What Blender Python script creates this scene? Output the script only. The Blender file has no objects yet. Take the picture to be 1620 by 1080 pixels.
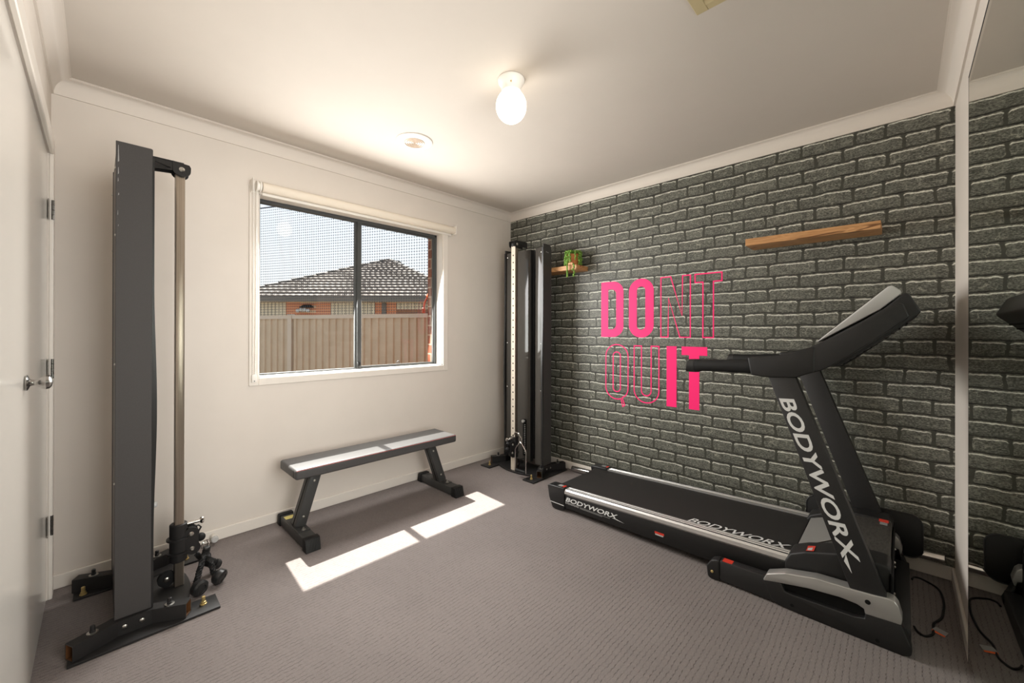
import bpy, bmesh, math, random
from mathutils import Vector, Matrix
random.seed(7)
SC = bpy.context.scene
COL = SC.collection
W, D, H = 3.13, 3.098, 2.44          # room: x in [-W,0], y in [-D,0], z in [0,H]

# ------------------------------------------------------------------ materials
def srgb(c):
    return tuple((x / 255 / 12.92) if x / 255 <= .04045 else ((x / 255 + .055) / 1.055) ** 2.4 for x in c)

def mat(name, rgb=None, lin=None, rough=.5, metal=0., spec=.5, coat=0., emis=None, estr=0., alpha=None):
    m = bpy.data.materials.new(name); m.use_nodes = True
    p = m.node_tree.nodes['Principled BSDF']
    c = lin if lin else srgb(rgb)
    p.inputs['Base Color'].default_value = (*c, 1)
    p.inputs['Roughness'].default_value = rough
    p.inputs['Metallic'].default_value = metal
    p.inputs['Specular IOR Level'].default_value = spec
    p.inputs['Coat Weight'].default_value = coat
    if emis:
        p.inputs['Emission Color'].default_value = (*emis, 1); p.inputs['Emission Strength'].default_value = estr
    return m

class NT:
    """tiny expression helper over a material's node tree"""
    def __init__(s, m):
        s.t = m.node_tree; s.n = s.t.nodes; s.l = s.t.links; s.p = s.n['Principled BSDF']
    def put(s, sock, v):
        if hasattr(v, 'is_output'): s.l.new(v, sock)
        else: sock.default_value = v
    def op(s, o, a, b=0., c=0.):
        k = s.n.new('ShaderNodeMath'); k.operation = o
        for i, v in enumerate((a, b, c)): s.put(k.inputs[i], v)
        return k.outputs[0]
    def smooth(s, x, lo, hi):
        k = s.n.new('ShaderNodeMapRange'); k.interpolation_type = 'SMOOTHSTEP'
        s.put(k.inputs[0], x); s.put(k.inputs[1], lo); s.put(k.inputs[2], hi)
        return k.outputs[0]
    def coords(s):
        k = s.n.new('ShaderNodeTexCoord'); return k.outputs['Object']
    def sep(s, v):
        k = s.n.new('ShaderNodeSeparateXYZ'); s.l.new(v, k.inputs[0]); return k.outputs
    def comb(s, x, y, z):
        k = s.n.new('ShaderNodeCombineXYZ')
        for i, v in enumerate((x, y, z)): s.put(k.inputs[i], v)
        return k.outputs[0]
    def noise(s, v, scale, detail=2., rough=.5, dist=0.):
        k = s.n.new('ShaderNodeTexNoise'); s.l.new(v, k.inputs['Vector'])
        k.inputs['Scale'].default_value = scale; k.inputs['Detail'].default_value = detail
        k.inputs['Roughness'].default_value = rough; k.inputs['Distortion'].default_value = dist
        return k.outputs['Fac']
    def white(s, v):
        k = s.n.new('ShaderNodeTexWhiteNoise'); k.noise_dimensions = '1D'; s.put(k.inputs['W'], v); return k.outputs['Value']
    def mix(s, f, a, b, mode='MIX'):
        k = s.n.new('ShaderNodeMix'); k.data_type = 'RGBA'; k.blend_type = mode
        s.put(k.inputs[0], f)
        for sock, v in ((k.inputs[6], a), (k.inputs[7], b)):
            if hasattr(v, 'is_output'): s.l.new(v, sock)
            else: sock.default_value = (*v[:3], 1)
        return k.outputs[2]
    def bump(s, h, strength=.3, dist=.01):
        k = s.n.new('ShaderNodeBump'); k.inputs['Strength'].default_value = strength; k.inputs['Distance'].default_value = dist
        s.l.new(h, k.inputs['Height']); s.l.new(k.outputs[0], s.p.inputs['Normal'])
    def color(s, c): s.l.new(c, s.p.inputs['Base Color'])

def mottled(name, rgb, rgb2, scale=60, rough=.5, metal=0., spec=.5, bump=0., bscale=None, stretch=(1, 1, 1), coat=0.):
    m = mat(name, rgb, rough=rough, metal=metal, spec=spec, coat=coat)
    t = NT(m); mp = t.n.new('ShaderNodeMapping'); t.l.new(t.coords(), mp.inputs[0]); mp.inputs['Scale'].default_value = stretch
    n = t.noise(mp.outputs[0], scale, 4, .6)
    t.color(t.mix(t.smooth(n, .3, .7), srgb(rgb), srgb(rgb2)))
    if bump:
        t.bump(t.noise(mp.outputs[0], bscale or scale * 3, 3, .6), bump, .002)
    return m

M = {}
M['wall'] = mottled('wall_paint', (210, 202, 192), (213, 205, 195), 3, rough=.6, spec=.25, bump=.03, bscale=400)
M['ceil'] = mottled('ceiling_paint', (196, 188, 178), (199, 191, 181), 2, rough=.8, spec=.1)
M['trim'] = mat('gloss_trim_paint', (220, 213, 203), rough=.3)
M['lining'] = mat('reveal_paint', (206, 200, 192), rough=.45)
M['cornice'] = mat('cornice_paint', (214, 206, 196), rough=.6, spec=.25)
M['doorpaint'] = mat('gloss_door_paint', (222, 217, 208), rough=.12, spec=.6)
M['black'] = mottled('black_powder_coat', (27, 26, 26), (32, 31, 31), 250, rough=.5, bump=.06, bscale=900)
M['panel'] = mottled('charcoal_panel', (58, 56, 55), (62, 60, 59), 300, rough=.5, spec=.35, bump=.05, bscale=900)
M['satin'] = mat('satin_black', (30, 30, 30), rough=.35)
M['deep'] = mat('black_recess', (12, 12, 12), rough=.7, spec=.2)
M['satinboard'] = mat('black_board', (20, 20, 20), rough=.4, spec=.25)
M['glossblack'] = mat('gloss_black_acrylic', (64, 61, 57), rough=.06, spec=.3)
M['plastic'] = mottled('black_textured_plastic', (24, 23, 23), (29, 28, 27), 400, rough=.5, spec=.4, bump=.1, bscale=900)
M['hood'] = mottled('dusty_dark_plastic', (52, 50, 47), (74, 71, 66), 40, rough=.55, spec=.35, bump=.05, bscale=700, stretch=(1, 3, 1))
M['rubber'] = mat('black_rubber', (26, 26, 26), rough=.6, spec=.3)
M['belt'] = mottled('running_belt', (32, 31, 30), (44, 42, 40), 300, rough=.65, spec=.3, bump=.15, bscale=900)
M['groove'] = mat('rail_groove_shadow', (62, 62, 66), rough=.4, metal=.5)
M['silver'] = mat('silver_plastic', (168, 166, 162), rough=.35, metal=.6)
M['alu'] = mottled('ribbed_aluminium', (205, 203, 200), (192, 190, 187), 30, rough=.38, metal=.75, stretch=(1, .02, 1))
M['chrome'] = mat('chrome', (215, 213, 210), rough=.12, metal=1.)
M['steel'] = mottled('brushed_steel', (176, 164, 150), (160, 149, 136), 40, rough=.33, metal=.9, stretch=(6, 6, .05))
M['brightface'] = mat('steel_bright_reflection', (188, 178, 163), rough=.7, metal=.0, spec=.08)  # paler than the steel: its bright reflection put into the colour
M['bolt'] = mat('zinc_bolt', (205, 203, 198), rough=.3, metal=1.)
M['brass'] = mat('yellow_zinc_bolt', (214, 190, 130), rough=.35, metal=.8)
M['gold'] = mat('dull_gold_inside', (92, 78, 42), rough=.6)
M['rust'] = mat('bare_orange_steel', (84, 54, 30), rough=.6)
M['vinyl'] = mottled('black_vinyl', (62, 61, 61), (68, 67, 66), 200, rough=.45, spec=.45, bump=.08, bscale=500)
M['gunmetal'] = mat('dark_grey_powder_coat', (56, 56, 55), rough=.45, spec=.4)
M['red'] = mat('red_stitching', (150, 50, 45), rough=.6)
M['sred'] = mat('red_sticker', (205, 58, 42), rough=.4)
M['white'] = mat('white_print', (212, 212, 210), rough=.5)
M['grey'] = mat('grey_print', (135, 134, 132), rough=.5)
M['pale'] = mat('pale_grey_plastic', (184, 183, 180), rough=.4)
M['yellow'] = mat('yellow_label', (200, 185, 110), rough=.5)
M['pink'] = mat('pink_vinyl', (255, 38, 118), rough=.5, spec=.3)
M['nickel'] = mat('satin_nickel', (165, 163, 160), rough=.25, metal=1.)
M['frame'] = mat('charcoal_window_frame', (72, 73, 72), rough=.6, spec=.2)
M['whiteplastic'] = mat('white_plastic', (232, 228, 220), rough=.4)
M['blind'] = mat('cream_blind_fabric', (226, 216, 200), rough=.8, spec=.1)
M['ivory'] = mat('ivory_register', (182, 168, 130), rough=.5)
M['ivoryshade'] = mat('shaded_ivory_register', (70, 62, 46), rough=.7)
M['ringcream'] = mat('cream_vent_ring', (205, 188, 170), rough=.6)
M['grilleshade'] = mat('pinkish_shadowed_grille', (112, 78, 60), rough=.6)  # shade behind the vent rings, put into the backing colour
M['globe'] = mat('lit_opal_globe', (255, 250, 240), rough=.3, emis=(1, .88, .70), estr=3.4)
M['terracotta'] = mottled('wood_pot', (176, 108, 58), (196, 128, 72), 30, rough=.6, stretch=(1, 1, .2))
M['leaf'] = mottled('pearl_leaves', (78, 118, 36), (122, 160, 66), 90, rough=.45)
M['orange'] = mat('orange_fitting', (235, 100, 40), rough=.4)
M['hose'] = mat('red_brown_hose', (150, 62, 38), rough=.45)
M['fence'] = mottled('tan_steel_fence', (178, 162, 141), (170, 154, 133), 6, rough=.5, spec=.3)
M['fencecap'] = mat('fence_cap', (176, 164, 149), rough=.45)
M['roof'] = mottled('grey_roof_tile', (108, 100, 94), (120, 112, 105), 5, rough=.7, spec=.2)
M['ridge'] = mat('ridge_cap', (62, 56, 50), rough=.7)
M['gutter'] = mat('grey_gutter', (96, 90, 82), rough=.6)
M['cream'] = mat('cream_shutter', (196, 185, 162), rough=.6)
M['ground'] = mottled('dry_ground', (92, 84, 70), (110, 100, 84), 3, rough=.9)
M['net'] = mat('dark_net_cord', (70, 72, 80), rough=.8)

def wood(name, a, b, c):
    m = mat(name, a, rough=.45, spec=.35); t = NT(m)
    x, y, z = t.sep(t.coords())
    v = t.comb(t.op('MULTIPLY', x, 9.), t.op('MULTIPLY', y, 1.1), t.op('MULTIPLY', z, 14.))
    n = t.noise(v, 2.2, 3, .55, 1.2)
    r = t.op('FRACT', t.op('MULTIPLY', n, 7.))
    g = t.noise(t.comb(t.op('MULTIPLY', x, 40.), t.op('MULTIPLY', y, 3.), t.op('MULTIPLY', z, 60.)), 3, 3)
    c1 = t.mix(t.smooth(r, .1, .9), srgb(a), srgb(b))
    c1 = t.mix(t.smooth(n, .60, .68), c1, srgb(c))
    t.color(t.mix(t.op('MULTIPLY', t.smooth(g, .35, .7), .35), c1, srgb(c)))
    return m
M['wood'] = wood('oiled_timber', (204, 156, 106), (186, 136, 88), (112, 74, 42))

def brick_mural():
    m = mat('printed_brick_wallpaper', (90, 90, 80), rough=.5, spec=.35); t = NT(m)
    co = t.coords(); x, y, z = t.sep(co)
    w1 = t.op('SUBTRACT', t.noise(co, 7., 2), .5); w2 = t.op('SUBTRACT', t.noise(co, 45., 3, .6), .5)
    w3 = t.op('SUBTRACT', t.noise(t.comb(y, z, 3.7), 8., 2), .5); w4 = t.op('SUBTRACT', t.noise(t.comb(y, z, 9.1), 50., 3, .6), .5)
    u = t.op('ADD', t.op('MULTIPLY', y, -1.), t.op('ADD', t.op('MULTIPLY', w1, .03), t.op('MULTIPLY', w2, .016)))
    v = t.op('ADD', z, t.op('ADD', t.op('MULTIPLY', w3, .022), t.op('MULTIPLY', w4, .012)))
    h, P, L, S = .0777, .375, .25, .125
    vv = t.op('DIVIDE', t.op('SUBTRACT', v, .032), h)
    row = t.op('FLOOR', vv); fz = t.op('MULTIPLY', t.op('FRACT', vv), h)
    par = t.op('MODULO', t.op('ADD', row, 40.), 2.)       # alternate courses shift half a period
    jit = t.op('MULTIPLY', t.op('SUBTRACT', t.white(row), .5), .03)
    uu = t.op('DIVIDE', t.op('ADD', t.op('SUBTRACT', u, t.op('ADD', .029, t.op('MULTIPLY', par, .1875))), t.op('ADD', jit, 3.75)), P)
    per = t.op('FLOOR', uu); fu = t.op('MULTIPLY', t.op('FRACT', uu), P)
    isS = t.op('GREATER_THAN', fu, L)
    loc = t.op('SUBTRACT', fu, t.op('MULTIPLY', isS, L))
    ln = t.op('ADD', t.op('MULTIPLY', isS, S - L), L)
    dx = t.op('MINIMUM', loc, t.op('SUBTRACT', ln, loc))
    idn = t.op('ADD', t.op('MULTIPLY', row, 37.13), t.op('ADD', t.op('MULTIPLY', per, 2.37), isS))
    r1 = t.white(idn)
    dl = fz; du = t.op('SUBTRACT', h, fz)
    # rounded corner distance to the brick outline
    g = .0070; rad = .012
    def inner(d): return t.op('MAXIMUM', t.op('SUBTRACT', g + rad, d), 0.)
    qx = inner(dx); qz = inner(t.op('MINIMUM', dl, du))
    dist = t.op('SUBTRACT', rad, t.op('SQRT', t.op('ADD', t.op('MULTIPLY', qx, qx), t.op('MULTIPLY', qz, qz))))
    face = t.smooth(dist, -.0005, .0022)
    # face tone
    fine = t.noise(t.comb(t.op('MULTIPLY', y, 1.), t.op('MULTIPLY', z, 1.8), 0.), 95., 5, .7)
    mid = t.noise(co, 26., 3, .6)
    base = t.mix(r1, srgb((80, 81, 73)), srgb((100, 100, 91)))
    base = t.mix(t.smooth(mid, .3, .75), base, srgb((70, 71, 63)))
    grain = t.smooth(fine, .32, .68)
    base = t.mix(t.op('MULTIPLY', t.smooth(fine, .45, .66), .6), base, srgb((152, 151, 140)))
    base = t.mix(t.op('MULTIPLY', t.smooth(fine, .5, .30), .8), base, srgb((38, 38, 34)))
    streak = t.noise(t.comb(t.op('MULTIPLY', y, 26.), t.op('MULTIPLY', z, 64.), 1.3), 1., 4, .65)
    base = t.mix(t.op('MULTIPLY', t.smooth(streak, .56, .66), .42), base, srgb((150, 149, 136)))
    base = t.mix(t.op('MULTIPLY', t.smooth(streak, .44, .34), .5), base, srgb((48, 48, 42)))
    # printed cracks with a light edge
    k = t.n.new('ShaderNodeTexVoronoi'); k.feature = 'DISTANCE_TO_EDGE'; k.inputs['Scale'].default_value = 17.
    t.l.new(t.comb(t.op('ADD', y, t.op('MULTIPLY', w2, .05)), t.op('ADD', t.op('MULTIPLY', z, 1.6), t.op('MULTIPLY', w4, .06)), 0.), k.inputs['Vector'])
    crack = t.op('MULTIPLY', t.smooth(k.outputs['Distance'], .03, .008), t.smooth(t.noise(co, 11., 2), .52, .64))
    base = t.mix(t.op('MULTIPLY', crack, .55), base, srgb((176, 174, 158)))
    # mortar : shadow printed dark under each brick, mid grey above the next
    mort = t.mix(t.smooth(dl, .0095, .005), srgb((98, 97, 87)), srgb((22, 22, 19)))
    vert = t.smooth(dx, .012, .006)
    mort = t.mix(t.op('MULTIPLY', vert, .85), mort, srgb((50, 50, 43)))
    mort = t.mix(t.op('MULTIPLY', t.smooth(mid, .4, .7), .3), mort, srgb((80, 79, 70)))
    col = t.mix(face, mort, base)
    # highlight printed along the top of each brick
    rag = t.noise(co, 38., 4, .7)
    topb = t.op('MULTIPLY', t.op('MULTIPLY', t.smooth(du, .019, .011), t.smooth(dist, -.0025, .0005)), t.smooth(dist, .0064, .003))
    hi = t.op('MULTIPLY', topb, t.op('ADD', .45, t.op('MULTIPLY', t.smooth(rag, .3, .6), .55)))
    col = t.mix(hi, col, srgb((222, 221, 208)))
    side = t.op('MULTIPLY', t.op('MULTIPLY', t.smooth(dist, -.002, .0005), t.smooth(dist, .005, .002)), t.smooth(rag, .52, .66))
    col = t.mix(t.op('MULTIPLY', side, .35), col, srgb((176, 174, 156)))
    bot = t.op('MULTIPLY', t.smooth(dl, .014, .008), face)  # printed shadow on the lower edge of the brick face
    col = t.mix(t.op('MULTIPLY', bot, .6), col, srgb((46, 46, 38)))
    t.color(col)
    return m
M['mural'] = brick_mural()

def carpet():
    m = mat('loop_pile_carpet', (110, 102, 98), rough=.95, spec=.1); t = NT(m)
    co = t.coords(); x, y, z = t.sep(co)
    wob = t.op('MULTIPLY', t.op('SUBTRACT', t.noise(co, 12., 2), .5), .012)
    ry = t.op('DIVIDE', t.op('ADD', y, wob), .019)
    row = t.op('FLOOR', ry)
    rx = t.op('ADD', t.op('DIVIDE', t.op('ADD', x, wob), .024), t.op('MULTIPLY', t.op('MODULO', t.op('ADD', row, 400.), 2.), .5))
    ax = t.op('ABSOLUTE', t.op('SUBTRACT', t.op('FRACT', rx), .5)); ay = t.op('ABSOLUTE', t.op('SUBTRACT', t.op('FRACT', ry), .5))
    rid = t.white(t.op('ADD', t.op('MULTIPLY', row, 17.31), t.op('FLOOR', rx)))
    pit = t.op('MULTIPLY', t.smooth(ay, .30, .48), t.smooth(ax, .40, .12))
    pit = t.op('MULTIPLY', pit, t.op('ADD', .15, t.op('MULTIPLY', rid, .85)))
    f1 = t.noise(co, 420., 3, .7); f2 = t.noise(co, 90., 3, .6); f3 = t.noise(co, 2.2, 2)
    c = t.mix(t.smooth(f1, .3, .7), srgb((104, 97, 94)), srgb((142, 134, 131)))
    c = t.mix(t.op('MULTIPLY', t.smooth(f2, .35, .7), .35), c, srgb((140, 131, 126)))
    c = t.mix(t.op('MULTIPLY', t.smooth(f3, .35, .65), .2), c, srgb((102, 96, 94)))
    c = t.mix(t.op('MULTIPLY', pit, .6), c, srgb((54, 49, 48)))
    t.color(c)
    hgt = t.op('SUBTRACT', t.op('MULTIPLY', f1, .6), t.op('MULTIPLY', pit, 1.))
    t.bump(hgt, .5, .004)
    return m
M['carpet'] = carpet()

def brick_plain(name, c1, c2, mortar, along='X'):
    m = mat(name, c1, rough=.8, spec=.2); t = NT(m)
    x, y, z = t.sep(t.coords())
    k = t.n.new('ShaderNodeTexBrick')
    t.l.new(t.comb(t.op('ADD', x, y), z, 0.), k.inputs['Vector'])
    k.inputs['Color1'].default_value = (*srgb(c1), 1); k.inputs['Color2'].default_value = (*srgb(c2), 1); k.inputs['Mortar'].default_value = (*srgb(mortar), 1)
    k.inputs['Scale'].default_value = 1.; k.inputs['Brick Width'].default_value = .24; k.inputs['Row Height'].default_value = .086; k.inputs['Mortar Size'].default_value = .006
    t.color(k.outputs['Color']); return m
M['brickout'] = brick_plain('red_brown_brick', (120, 66, 44), (98, 52, 36), (150, 130, 112))
M['brickhouse'] = brick_plain('orange_brick', (196, 130, 96), (182, 114, 82), (200, 172, 144))

def glass_mat():
    m = bpy.data.materials.new('window_glass'); m.use_nodes = True
    nt = m.node_tree; nt.nodes.clear()
    o = nt.nodes.new('ShaderNodeOutputMaterial'); mx = nt.nodes.new('ShaderNodeMixShader')
    tr = nt.nodes.new('ShaderNodeBsdfTransparent'); gl = nt.nodes.new('ShaderNodeBsdfGlossy')
    tr.inputs[0].default_value = (.95, .96, .95, 1); gl.inputs['Roughness'].default_value = .02
    mx.inputs[0].default_value = .025
    nt.links.new(tr.outputs[0], mx.inputs[1]); nt.links.new(gl.outputs[0], mx.inputs[2]); nt.links.new(mx.outputs[0], o.inputs[0])
    return m
M['glass'] = glass_mat()
M['mirror'] = mat('silvered_mirror', lin=(.70, .75, .70), rough=0., metal=1.)
M['mirroredge'] = mat('mirror_edge', (40, 42, 48), rough=.3)

# ------------------------------------------------------------------ mesh builder
class MB:
    def __init__(s): s.v = []; s.f = []; s.m = []
    def add(s, vs, fs, mi=0):
        o = len(s.v); s.v += [tuple(v) for v in vs]; s.f += [tuple(i + o for i in f) for f in fs]; s.m += [mi] * len(fs); return s
    def bm(s, bm, mi=0):
        bm.verts.ensure_lookup_table(); bm.verts.index_update()
        s.add([v.co[:] for v in bm.verts], [[v.index for v in f.verts] for f in bm.faces], mi); bm.free(); return s
    def box(s, x0, x1, y0, y1, z0, z1, bev=0., seg=2, mi=0, mtx=None):
        b = bmesh.new()
        r = bmesh.ops.create_cube(b, size=1.)
        bmesh.ops.scale(b, vec=(abs(x1 - x0), abs(y1 - y0), abs(z1 - z0)), verts=b.verts)
        if bev: bmesh.ops.bevel(b, geom=b.edges[:], offset=bev, segments=seg, affect='EDGES', profile=.5, clamp_overlap=True)
        bmesh.ops.translate(b, vec=((x0 + x1) / 2, (y0 + y1) / 2, (z0 + z1) / 2), verts=b.verts)
        if mtx is not None: bmesh.ops.transform(b, matrix=mtx, verts=b.verts)
        return s.bm(b, mi)
    def prism(s, pts, vec, bev=0., seg=2, mi=0):
        b = bmesh.new(); vec = Vector(vec)
        a = [b.verts.new(p) for p in pts]; c = [b.verts.new(Vector(p) + vec) for p in pts]
        b.faces.new(a); b.faces.new(c[::-1]); n = len(pts)
        for i in range(n): b.faces.new((a[i], c[i], c[(i + 1) % n], a[(i + 1) % n]))
        bmesh.ops.recalc_face_normals(b, faces=b.faces)
        if bev: bmesh.ops.bevel(b, geom=b.edges[:], offset=bev, segments=seg, affect='EDGES', profile=.5, clamp_overlap=True)
        return s.bm(b, mi)
    def yz(s, poly, x0, x1, bev=0., seg=2, mi=0):        # side profile pushed along x
        return s.prism([(x0, y, z) for y, z in poly], (x1 - x0, 0, 0), bev, seg, mi)
    def xz(s, poly, y0, y1, bev=0., seg=2, mi=0):
        return s.prism([(x, y0, z) for x, z in poly], (0, y1 - y0, 0), bev, seg, mi)
    def xy(s, poly, z0, z1, bev=0., seg=2, mi=0):
        return s.prism([(x, y, z0) for x, y in poly], (0, 0, z1 - z0), bev, seg, mi)
    def tube(s, path, r, n=10, closed=False, caps=True, mi=0):
        P = [Vector(p) for p in path]; N = len(P); vs = []; fs = []
        up = None
        for i, p in enumerate(P):
            if closed: d = P[(i + 1) % N] - P[i - 1]
            else: d = P[min(i + 1, N - 1)] - P[max(i - 1, 0)]
            d.normalize()
            if up is None:
                up = Vector((0, 0, 1)) if abs(d.z) < .9 else Vector((1, 0, 0))
            a = d.cross(up)
            if a.length < 1e-6: a = d.orthogonal()
            a.normalize(); bb = a.cross(d).normalized(); up = bb
            rr = r[i] if isinstance(r, (list, tuple)) else r
            for k in range(n):
                t = 2 * math.pi * k / n; vs.append(p + a * math.cos(t) * rr + bb * math.sin(t) * rr)
        for i in range(N if closed else N - 1):
            j = (i + 1) % N
            for k in range(n):
                q = (k + 1) % n; fs.append((i * n + k, i * n + q, j * n + q, j * n + k))
        if caps and not closed:
            fs.append(tuple(range(n))[::-1]); fs.append(tuple((N - 1) * n + k for k in range(n)))
        return s.add(vs, fs, mi)
    def lathe(s, prof, o, ax=(0, 0, 1), n=28, mi=0):     # prof: (radius, distance along axis)
        o = Vector(o); ax = Vector(ax).normalized(); a = ax.orthogonal().normalized(); b = ax.cross(a); vs = []; fs = []
        for r, h in prof:
            for k in range(n):
                t = 2 * math.pi * k / n; vs.append(o + ax * h + (a * math.cos(t) + b * math.sin(t)) * max(r, 1e-5))
        for i in range(len(prof) - 1):
            for k in range(n):
                q = (k + 1) % n; fs.append((i * n + k, i * n + q, (i + 1) * n + q, (i + 1) * n + k))
        fs.append(tuple(range(n))[::-1]); fs.append(tuple((len(prof) - 1) * n + k for k in range(n)))
        return s.add(vs, fs, mi)
    def cyl(s, p0, p1, r, n=20, bev=0., mi=0):
        d = Vector(p1) - Vector(p0); h = d.length
        if bev: pr = [(r - bev, 0), (r, bev), (r, h - bev), (r - bev, h)]
        else: pr = [(r, 0), (r, h)]
        return s.lathe(pr, p0, d, n, mi)
    def ball(s, c, r, n=16, sz=1., mi=0):
        pr = [(r * math.sin(math.pi * i / n), -r * sz * math.cos(math.pi * i / n)) for i in range(n + 1)]
        return s.lathe(pr, c, (0, 0, 1), n * 2, mi)
    def quad(s, a, b, c, d, mi=0): return s.add([a, b, c, d], [(0, 1, 2, 3)], mi)
    def build(s, name, mats, parent=None, smooth=35, label=None):
        me = bpy.data.meshes.new(name); me.from_pydata(s.v, [], s.f)
        mats = mats if isinstance(mats, (list, tuple)) else [mats]
        for q in mats: me.materials.append(q)
        me.polygons.foreach_set('material_index', s.m)
        b = bmesh.new(); b.from_mesh(me); bmesh.ops.recalc_face_normals(b, faces=b.faces); b.to_mesh(me); b.free()
        if smooth:
            me.polygons.foreach_set('use_smooth', [True] * len(me.polygons)); me.set_sharp_from_angle(angle=math.radians(smooth))
        me.update()
        o = bpy.data.objects.new(name, me); COL.objects.link(o)
        if parent is not None:
            o.parent = parent
            o.matrix_parent_inverse = Matrix.Translation(-parent.location)   # meshes are written in world coordinates
        if label: o['label'] = label
        return o

def tag(o, label, cat, group=None):
    o['label'] = label; o['category'] = cat
    if group: o['group'] = group
    return o
def thing(name, label, cat, loc=(0, 0, 0), group=None):
    o = bpy.data.objects.new(name, None); COL.objects.link(o); o.location = loc; o.empty_display_size = .1
    return tag(o, label, cat, group)
def struct(o): o['kind'] = 'structure'; return o
def sempty(name, loc=(0, 0, 0)):
    o = bpy.data.objects.new(name, None); COL.objects.link(o); o.location = loc; return struct(o)

def text_mb(s, org, adv, up, width, height, shear=0., bold=.0, lift=None, mb=None, mi=0):
    """flat lettering from the built-in font, fitted into width x height"""
    cu = bpy.data.curves.new('lettering', 'FONT'); cu.body = s; cu.offset = bold; cu.resolution_u = 4
    ob = bpy.data.objects.new('lettering', cu); COL.objects.link(ob)
    dg = bpy.context.evaluated_depsgraph_get(); me = bpy.data.meshes.new_from_object(ob.evaluated_get(dg))
    vs = [v.co.copy() for v in me.vertices]; fs = [tuple(p.vertices) for p in me.polygons]
    bpy.data.objects.remove(ob); bpy.data.curves.remove(cu); bpy.data.meshes.remove(me)
    x0 = min(v.x for v in vs); x1 = max(v.x for v in vs); y0 = min(v.y for v in vs); y1 = max(v.y for v in vs)
    org = Vector(org); adv = Vector(adv).normalized(); up = Vector(up).normalized()
    out = []
    for v in vs:
        b = (v.y - y0) / (y1 - y0); a = (v.x - x0) / (x1 - x0)
        out.append(org + adv * (a * width + b * height * shear) + up * (b * height))
    mb = mb or MB(); mb.add(out, fs, mi); return mb

# ------------------------------------------------------------------ room shell
T = .12
struct(MB().box(-W - T, T, -D - T, .2, -.12, 0).build('floor', M['carpet'], smooth=0))
struct(MB().box(-W - T, T, -D - T, .14, H, H + .1).build('ceiling', M['ceil'], smooth=0))
struct(MB().box(0, T, -D - T, .14, 0, H).build('wall_right', M['mural'], smooth=0))
struct(MB().box(-W - T, 0, -D - T, -D, 0, H).build('wall_front', M['wall'], smooth=0))
# left wall with the door opening
DY0, DY1, DZ = -1.58, -.10, 2.05
b = MB().box(-W - T, -W, DY1, .14, 0, H).box(-W - T, -W, -D, DY0, 0, H).box(-W - T, -W, DY0, DY1, DZ, H)
struct(b.build('wall_left', M['wall'], smooth=0))
# window wall
WX0, WX1, WZ0, WZ1 = -2.275, -.852, .935, 2.105
b = MB().box(-W, WX0, 0, .14, 0, H).box(WX1, 0, 0, .14, 0, H).box(WX0, WX1, 0, .14, 0, WZ0).box(WX0, WX1, 0, .14, WZ1, H)
struct(b.build('wall_back', M['wall'], smooth=0))
# outer brick leaf
ox0, ox1, oz0, oz1 = -2.26, -.872, .93, 2.16
b = MB().box(-4.2, ox0, .145, .205, -.3, 2.6).box(ox1, 1.2, .145, .205, -.3, 2.6).box(ox0, ox1, .145, .205, -.3, oz0).box(ox0, ox1, .145, .205, oz1, 2.6)
struct(b.build('wall_exterior', M['brickout'], smooth=0))
struct(MB().box(-4.2, 1.2, .206, .5, 2.385, 2.43).box(-4.2, 1.2, .46, .5, 2.385, 2.56).build('trim_2', M['cream'], smooth=0))
struct(MB().box(-30, 30, .21, 40, -.35, -.3).build('ground', M['ground'], smooth=0))

# cornice : concave cove swept round the room
def cornice():
    A = .067; B = H - 2.365; prof = [(0.0, 0.0), (.008, .0)]
    for i in range(9):
        t = math.pi / 2 * i / 8
        prof.append((.008 + (A - .014) * (1 - math.cos(t)), .006 + (B - .012) * math.sin(t)))
    prof += [(A - .006, B - .003), (A, B - .003), (A, B)]
    vs = []; fs = []; cs = [(0, 0, -1, -1), (0, -D, -1, 1), (-W, -D, 1, 1), (-W, 0, 1, -1)]
    for cx, cy, sx, sy in cs:
        for d, z in prof: vs.append((cx + sx * d, cy + sy * d, 2.365 + z))
    n = len(prof)
    for k in range(4):
        j = (k + 1) % 4
        for i in range(n - 1): fs.append((k * n + i, k * n + i + 1, j * n + i + 1, j * n + i))
    return MB().add(vs, fs).build('trim_1', M['cornice'], smooth=40)
struct(cornice())
# baseboards
def skirting(name, x0, x1, y0, y1):
    struct(MB().box(x0, x1, y0, y1, 0, .067, .003, 1).build(name, M['trim']))
skirting('baseboard_back', -W, 0, -.012, 0)
skirting('baseboard_right', -.012, 0, -D, -.012)
skirting('baseboard_front', -.70, -.012, -D, -D + .012)
skirting('baseboard_left', -W, -W + .012, -D, -1.66)

# ------------------------------------------------------------------ window
win = sempty('window_1', (-1.56, .05, WZ0))
ly = .128
MB().box(WX0, WX0 + .012, .0, ly, WZ0, WZ1).box(WX1 - .012, WX1, .0, ly, WZ0, WZ1).box(WX0, WX1, .0, ly, WZ1 - .012, WZ1).box(WX0, WX1, .0, ly, WZ0, WZ0 + .012).build('jamb_lining', M['lining'], win, 0)
a0, a1, b0, b1 = -2.322, -.807, .893, 2.150
MB().box(a0, WX0 + .006, -.014, 0, b0, b1, .003, 1).box(WX1 - .006, a1, -.014, 0, b0, b1, .003, 1).box(WX0 + .006, WX1 - .006, -.014, 0, b0, WZ0 + .006, .003, 1).box(WX0 + .006, WX1 - .006, -.014, 0, WZ1 - .006, b1, .003, 1).build('architrave', M['trim'], win)
fx0, fx1, fz0, fz1 = WX0 + .012, WX1 - .012, WZ0 + .012, WZ1 - .012
fy0, fy1 = .078, .125
b = MB()
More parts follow.
